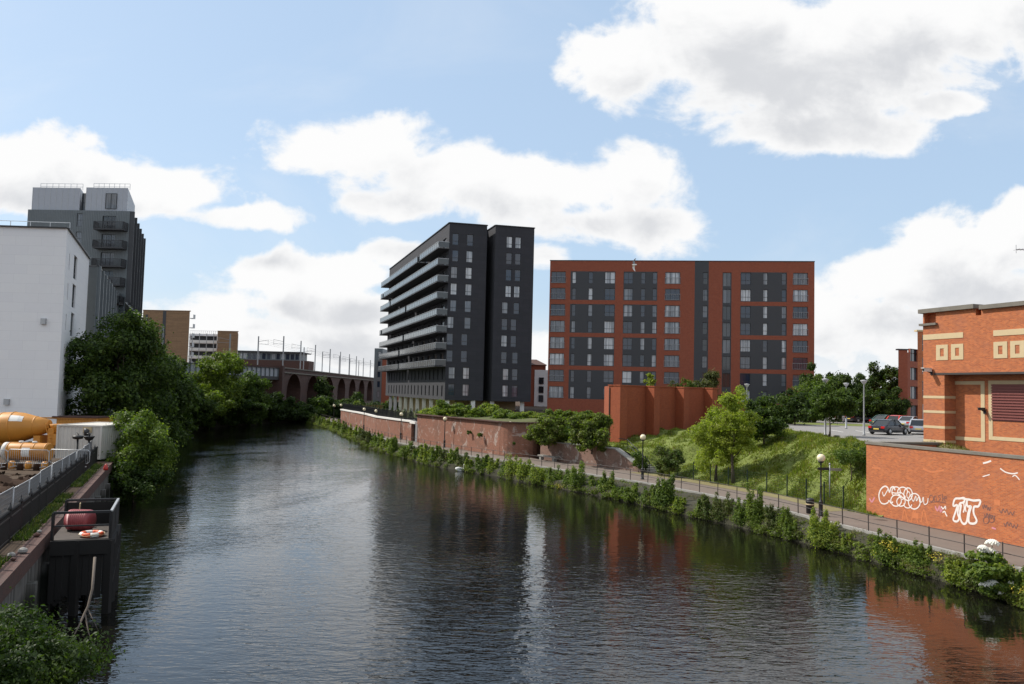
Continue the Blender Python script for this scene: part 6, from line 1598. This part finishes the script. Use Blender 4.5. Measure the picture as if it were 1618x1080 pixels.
LT_(346, 561, 164, 40, 'bright sunlit green tree in front of the girder bridge', kind='bright', kind2='mid', n=8500, leaf=.36, seed=16, nb=22, crown_from=.05, ry=6)
LT_(328, 618, 156, 34, 'bright low tree leaning over the water below the sunlit tree', kind='bright', kind2='mid', n=5500, leaf=.36, seed=17, nb=16, crown_from=0)
LT_(392, 590, 178, 36, 'mid green tree between the bright tree and the viaduct pier', kind='mid', kind2='dark', n=6500, leaf=.38, seed=18, nb=18, crown_from=0)
LT_(376, 630, 168, 40, 'low dark tree at the water edge right of the bright tree', kind='dark', kind2='mid', n=5000, leaf=.38, seed=19, nb=14, crown_from=0)
LT_(424, 620, 190, 26, 'narrow dark tree hiding the foot of the viaduct end pier', kind='dark', n=4500, leaf=.4, seed=20, nb=12, crown_from=0)
LBr = resample([(x+.2, y) for x, y in LB+[(-37, 221), (-31, 231)]], 6.2)
for i, p in enumerate(LBr[1:]):
    hh = 3.2+1.6*math.sin(i*2.3)**2+p.y*.006
    tree('waterside_shrub', (p.x-.6, p.y, -.2), hh, 2.9+.7*math.sin(i*1.7), '%s shrub drooping into the water, %s along the left bank beyond the quay' % ('dark' if i % 4 else 'greener', ordn(i)), 'shrub', 'dark' if i % 4 else 'mid', 2600, .2+p.y*.0009, 300+i, 'shrubs drooping into the water on the left bank', 3.6, 0, 12, kind2='mid', mixf=.25)
TV = 'dark trees below the viaduct'
for i, (px, top, d, half, sd_) in enumerate([(455, 630, 200, 20, 31), (483, 640, 206, 20, 32), (512, 582, 240, 15, 33), (508, 628, 214, 22, 34), (536, 634, 216, 22, 35), (560, 622, 224, 20, 36), (585, 632, 222, 16, 37), (432, 640, 196, 18, 38), (470, 652, 204, 24, 39)]):
    tree_px('bank_tree', px, top, 0.6, d, half, 'dark bushy tree below the viaduct arches, %s of the row seen from the end pier' % ordn([3, 1, 4, 5, 6, 7, 8, 0, 2][[0, 1, 2, 3, 4, 5, 6, 7, 8].index(i)] if False else i), kind='dark', kind2='mid' if i in (2, 5) else None, n=3200, leaf=.42, seed=sd_, nb=12, crown_from=0, group=TV)
tree_px('shrub', 566, 634, 3.8, 185, 10, 'small sunlit shrub in front of the timber hoarding', cat='shrub', kind='bright', n=1500, leaf=.3, seed=40, nb=8, crown_from=0)
# round bush hanging over the quay end
p = P(232, 650, 64)
tree('quay_bush', (-28.6, 64.2, .2), p.z-.2, 2.75, 'pale green bush growing from the quay wall over the water', 'shrub', 'bright', 11000, .16, 41, None, 2.6, .02, 24, kind2='mid', mixf=.6)
tree('quay_bush', (-27.9, 62.4, -.1), 3.6, 2.3, 'dark bush under the pale one touching the river', 'shrub', 'dark', 5000, .16, 42, None, 2.3, 0, 16, kind2='mid', mixf=.3)
tree('quay_bush', (-12.0, 19.6, -.2), 3.7, 2.3, 'dark green bush at the foot of the quay in the bottom corner', 'shrub', 'dark', 15000, .085, 43, None, 2.4, 0, 26)
tree('quay_bush', (-15.0, 25.0, -.2), 2.0, 1.1, 'small leafy bush on the quay face behind the corner bush', 'shrub', 'mid', 5000, .085, 44, None, 1.2, 0, 14, kind2='dark')
# weeds between the railing and quay cap
V = []
for k in range(7000):
    t = g.uniform(4, 45); b = -.36-.62*g.random(); q = Q(t, b, 3.0); 
    if math.sin(t*1.1)+math.sin(t*.37+1) < -.5: continue
    h = g.uniform(.06, .24); th = g.uniform(0, 6.28); dx, dy = math.cos(th)*.035, math.sin(th)*.035
    V += [(q[0]-dx, q[1]-dy, 2.98), (q[0]+dx, q[1]+dy, 2.98), (q[0]+g.normal(0, .1), q[1]+g.normal(0, .1), 3+h)]
o = quads('weeds', np.array(V), [F_['dark'], F_['olive']], per=3, frac=.35, g=g); struct(o, 'stuff'); o['label'] = 'weeds along the foot of the spear railing on the left quay'

# ------------------------------------------------------------------ shrubs on the right bank walls
GS = 'shrubs growing on and behind the old river walls'
def shrub(px, top, bz, d, half, label, **kw):
    kw.setdefault('kind', 'mid'); kw.setdefault('n', 4500); kw.setdefault('leaf', .2); kw.setdefault('nb', 14); kw.setdefault('crown_from', 0)
    return tree_px('wall_shrub', px, top, bz, d, half, label, cat='shrub', group=GS, **kw)
shrub(868, 655, 2.6, 94.3, 33, 'large shrub hanging over the low pale wall, nearer the rounded wall', kind='bright', kind2='olive', mixf=.4, cr=(.12, .3), shell=.3, seed=51, n=7000, nb=18)
shrub(936, 653, 2.5, 88.6, 36, 'largest round shrub on the low pale wall beside the brick enclosure', kind='bright', kind2='olive', mixf=.4, cr=(.12, .3), shell=.3, seed=52, n=8500, nb=22)
shrub(906, 668, 3.0, 94, 20, 'shrub filling the gap between the two big wall shrubs', kind='mid', seed=53, n=2500)
for i, (px, top, d, half, k) in enumerate([(686, 640, 124, 17, 'light'), (706, 633, 121, 20, 'bright'), (730, 640, 119, 22, 'mid'), (755, 645, 116, 18, 'bright'), (772, 638, 118, 20, 'light'), (795, 645, 112, 20, 'bright'), (819, 652, 110, 20, 'mid'), (842, 650, 110, 22, 'light'), (868, 647, 110, 22, 'mid'), (895, 648, 108, 22, 'bright'), (925, 650, 104, 24, 'mid'), (948, 655, 98, 18, 'light')]):
    shrub(px, top, 4.7, d, half, '%s shrub in the row above the weathered brick wall, %s from its left end' % ({'light': 'pale', 'bright': 'fresh green', 'mid': 'deep green'}[k], ordn(i)), kind=k, kind2='mid' if k != 'mid' else 'bright', mixf=.4, seed=60+i, n=2400, leaf=.22, nb=10)
# low growth over the terrace: one mass
V_blobs = []
rg = random.Random(4)
for k in range(300):
    t = rg.random(); px = 672+t*290; d = 122-t*26+rg.uniform(1, 22); p = P(px, 660, d); V_blobs.append((p.x, d, 5.2 if t < .6 else 4.9-.0*t, rg.uniform(.6, 1.4), rg.uniform(.6, 1.4), rg.uniform(.3, .7)))
o = leaves('undergrowth', V_blobs, 42000, .17, 70, [F_['bright'], F_['light']], mats_frac=.4); struct(o, 'stuff'); o['label'] = 'dense low undergrowth over the ground above the weathered walls'
# plants rooted in the wall faces
for i, (px, py, d, s_) in enumerate([(758, 687, 104, .35), (741, 683, 107, .3), (812, 700, 97.5, .2)]):
    p = P(px, py, d-.3); tree('wall_plant', (p.x, d-.4, p.z-s_), s_*2.2, s_, 'small plant rooted in the weathered brick wall face, %s from the left' % ordn([1, 0, 2][i]), 'plant', 'mid', 500, .09, 80+i, 'small plants in the wall face', None, 0, 6)
# plants on the brick enclosure
for i, (px, top, d, half, k) in enumerate([(1027, 587, 112, 11, 'light'), (1064, 599, 115, 12, 'olive'), (1085, 596, 117, 13, 'mid'), (1121, 582, 120, 23, 'olive')]):
    tree_px('wall_shrub', px, top, 6.5, d, half, ['small pale tree rising behind the left part of the brick enclosure', 'low olive bush behind the middle of the brick enclosure', 'low green bush behind the middle of the brick enclosure', 'round olive grey bush behind the right end of the brick enclosure'][i], cat='shrub', kind=k, n=[900, 700, 800, 3200][i], leaf=.2, seed=90+i, nb=12, crown_from=.15, group=GS)

# ------------------------------------------------------------------ trees on the slope and round the car park
def T2(px, top, d, half, label, bz=None, **kw):
    p = P(px, top, d); bz = slope_z(p.x, d)-.1 if bz is None else bz
    return tree_px(kw.pop('name', 'slope_tree'), px, top, bz, d, half, label, **kw)
T2(1132, 628, 75.5, 38, 'pale yellow green tree in front of the brick enclosure', kind='light', n=6500, leaf=.15, seed=101, nb=24, crown_from=.12, limbs=8, cr=(.2, .34), shell=.4)
T2(1160, 612, 73.5, 33, 'taller pale yellow green tree with a thin dark trunk right beside the first', kind='light', n=5500, leaf=.15, seed=102, nb=24, crown_from=.2, limbs=8, cr=(.2, .34), shell=.4)
T2(1207, 628, 80, 34, 'dark round headed tree right of the pale trees on the slope', kind='dark', kind2='mid', n=5500, leaf=.18, seed=103, nb=18, crown_from=.08, mixf=.45)
T2(1345, 697, 61.5, 27, 'thin sapling on the slope beside the graffiti wall', kind='mid', n=1900, leaf=.10, seed=104, nb=14, crown_from=.28, cr=(.18, .3))
T2(1311, 613, 73, 33, 'small broad tree with a clear trunk at the car park edge', bz=ZC-.1, kind='mid', kind2='dark', n=5500, leaf=.16, seed=105, nb=18, crown_from=.3)
T2(1058, 702, 80, 24, 'grey green shrub on the slope by the foot of the steps', name='slope_shrub', cat='shrub', kind='olive', kind2='mid', mixf=.5, n=3500, leaf=.13, seed=106, nb=14, crown_from=0)
T2(1010, 708, 83, 12, 'small shrub beside the steps', name='slope_shrub', cat='shrub', kind='mid', n=1200, leaf=.12, seed=107, nb=8, crown_from=0)
T2(1180, 652, 87, 18, 'russet topped shrub between the pale and the dark trees', name='slope_shrub', cat='shrub', kind='olive', n=1800, leaf=.17, seed=108, nb=10, crown_from=0)
bgT = 'dark trees behind the car park'
for i, (px, top, d, half, k, lab) in enumerate([
    (1256, 612, 100, 24, 'dark', 'dark round tree against the right edge of the red block'), (1278, 604, 112, 26, 'mid', 'mid green tree right of the red block corner'), (1284, 576, 128, 20, 'dark', 'dark tree top just right of the red block'),
    (1300, 588, 122, 28, 'mid', 'lighter green tree behind the small car park tree'), (1322, 578, 126, 28, 'dark', 'dark tree with a raised crown behind the car park lamps'), (1346, 586, 120, 26, 'dark', 'dark tree directly behind the middle grey lamp post'),
    (1368, 582, 124, 24, 'dark', 'dark tree right of the lamp by the black saloon'), (1390, 576, 128, 26, 'dark', 'tall dark tree left of the orange flats tower'), (1412, 572, 130, 22, 'dark', 'dark pointed tree touching the orange flats tower'), (1380, 612, 116, 30, 'dark', 'low dark tree above the parked vehicles'), (1410, 610, 117, 22, 'dark', 'low dark tree above the red car'),
    (1238, 640, 104, 22, 'mid', 'low green bush left of the car park entrance'), (1226, 664, 92, 16, 'mid', 'low bush at the left end of the car park')]):
    tree_px('background_tree', px, top, ZC-.2 if d > 95 else 4.6, d, half, lab, kind=k, kind2='mid' if k == 'dark' else 'bright', mixf=.2, n=4200, leaf=.26, seed=120+i, nb=16, crown_from=.02, group=bgT)

# ------------------------------------------------------------------ plants along the water's edge
GB = 'tall weeds along the right water edge'
wl = resample([p for p in WE if p[1] > 31], 1.0)
rg = random.Random(12); cnt = 0; kinds = ['mid', 'bright', 'light', 'olive', 'bright', 'mid', 'light']
blobs = []
s_acc = 0; i = 0; spots = []
while i < len(wl):
    p = wl[i]; gap = 1.0+max(0, (p.y-60)/45)+rg.uniform(-.2, 1.0)
    spots.append(p); i += max(1, int(round(gap)))
NAMEK = {'mid': 'deep green', 'bright': 'fresh green', 'olive': 'brownish green', 'light': 'pale green'}
n_sp = len(spots); SECN = {}
for j, p in enumerate(spots):
    far = p.y > 70; k = kinds[rg.randrange(len(kinds))]; hgt = rg.uniform(1.0, 2.0)*(1.15 if p.y > 85 else 1.) if p.y > 44 else rg.uniform(.8, 1.5)
    if 46 < p.y < 50: hgt *= .6
    if rg.random() < .14: hgt *= 1.45
    rx = min(hgt, 1.7)*rg.uniform(.34, .52)+.1*(far)
    x, y = p.x+rg.uniform(-.1, .6)+(.3 if far else 0), p.y+rg.uniform(-.3, .3); zb = .1
    near = max(1., 60/p.y)
    sec = [(150, 'the far bend'), (122, 'the curved wall'), (103, 'the dark door'), (90, 'the weathered wall'), (78, 'the swan'), (68, 'the low wall'), (58, 'the steps'), (50, 'the pale trees'), (44, 'the litter bin'), (0, 'the graffiti wall')]
    sn_ = [t for y_, t in sec if p.y >= y_][0]; SECN[sn_] = SECN.get(sn_, -1)+1
    lab = '%s tall weeds at the water edge, %s nearer than %s' % (NAMEK[k], ordn(SECN[sn_]), sn_)
    root = thing('bank_plant', lab, 'plant', (x, y, zb), 0, GB)
    mb = MB(); bl = [(0, 0, hgt*.3, rx, rx, hgt*.34)]
    for q in range(7):
        a = q*2.4+rg.random(); rr_ = rx*rg.uniform(.35, .9); hh = hgt*rg.uniform(.6, 1.0)
        mb.tube([(rr_*.3*math.cos(a), rr_*.3*math.sin(a), 0), (rr_*math.cos(a), rr_*math.sin(a), hh*.95)], [.018, .006], 4)
        for u_ in range(3): f = .45+.27*u_; bl.append((rr_*math.cos(a)*(.5+.5*f), rr_*math.sin(a)*(.5+.5*f), hh*f, rx*(.36-.08*u_), rx*(.36-.08*u_), hgt*.14))
    mb.build('stem', M['bark'], root, world=False)
    nl = int((1500 if y > 75 else 2400)*(.7+.3*hgt/2)); leaves('foliage', bl, nl, (.085 if y < 60 else .11 if y < 90 else .15), 200+j, [F_[k], F_['mid' if k != 'mid' else 'bright']], root, mats_frac=.3, up=.6, shell=.35)
# mixed low growth on the bank: one mass
B_ = []
for p in resample([p for p in WE if p[1] > 29], .5):
    r_ = lerp_line(RL, p.y)
    for q in range(3):
        t = rg.random()**1.15; x = p.x+(r_-.1-p.x)*t; B_.append((x-.25, p.y+rg.uniform(-.4, .4), .18+t*.9, rg.uniform(.25, .5), rg.uniform(.25, .5), rg.uniform(.12, .26)))
o = leaves('ground_cover', B_, 70000, .095, 71, [F_['bright'], F_['olive'], ], mats_frac=.45); struct(o, 'stuff'); o['label'] = 'low mixed weeds covering the river bank below the path'
B_ = [b for b in B_ if math.sin(b[1]*.9)+math.sin(b[1]*2.3+b[0]) > .5]
for p in resample([p for p in WE if p[1] > 29], .45):
    r_ = lerp_line(RL, p.y); t = rg.uniform(.55, 1.02); B_.append((p.x+(r_-p.x)*t, p.y, .82+.25*t-.15, .35, .35, .16))
o = leaves('dry_weeds', [(b[0], b[1], b[2]+.2, b[3], b[4], b[5]) for b in B_], 22000, .07, 72, [F_['dry'], F_['olive']], mats_frac=.5, aspect=.25); struct(o, 'stuff'); o['label'] = 'dry brown grass stems mixed into the river bank weeds'
# giant hogweed with white umbels near the lower right corner
def hogweed(px, d, tops, label, seed):
    p = P(px, 900, d); root = thing('hogweed', label, 'hogweed', (p.x, d, .5)); rg = random.Random(seed); mbs = MB()
    for (ux, uy, r_) in tops:
        q = P(ux, uy, d+rg.uniform(-.3, .3))-Vector((p.x, d, .5)); mbs.tube([(q.x*.2, q.y*.2, 0), (q.x*.6, q.y*.6, q.z*.55), (q.x, q.y, q.z)], [.035, .028, .015], 6)
        mb = MB()
        for k in range(46):
            a = k*2.39996; rr_ = r_*math.sqrt((k+.5)/46); z = q.z+.8*r_*math.sqrt(max(0, 1-(rr_/r_)**2))
            mb.lathe([(.01, -.02), (r_*.19, .0), (r_*.15, .05), (.01, .08)], (q.x+rr_*math.cos(a), q.y+rr_*math.sin(a), z), 6)
        mb.build('flower_head', M['flower_white'], root, world=False)
    mbs.build('stem', M['green_stem'] if 'green_stem' in M else M.setdefault('green_stem', plain('green_stem', (.06, .10, .025), .7)), root, world=False)
    bl = [(rg.uniform(-.5, .5), rg.uniform(-.5, .5), rg.uniform(.1, 1.3), .4, .4, .16) for k in range(12)]
    leaves('leaves', bl, 700, .16, seed, [F_['mid'], F_['bright']], root, mats_frac=.5, up=.8, shell=.2)
hogweed(1558, 40.0, [(1553, 869, .22), (1568, 862, .30), (1549, 886, .24), (1564, 876, .33), (1556, 873, .22)], 'tall hogweed with a cluster of white umbels against the path railing', 5)
hogweed(1566, 38.2, [(1557, 927, .24), (1568, 926, .28), (1584, 940, .17), (1599, 924, .15)], 'low hogweed with white umbels just above the water', 6)
B_ = []
for (px, py, d) in [(1401, 858, 45.5), (1408, 866, 45.2), (1588, 896, 40), (1598, 900, 39.6), (1606, 905, 39.4), (1392, 872, 46), (850, 776, 77.6), (884, 768, 76), (1610, 930, 37.5), (1480, 880, 42.3)]:
    p = P(px, py, d); B_.append((p.x, d, p.z, .4, .4, .25))
o = leaves('yellow_flowers', B_, 330, .055, 73, M['flower_yellow'], up=.8); struct(o, 'stuff'); o['label'] = 'scattered yellow flowers among the bank weeds'
# bank vegetation out of the picture's lower right is not modelled beyond the frame edge
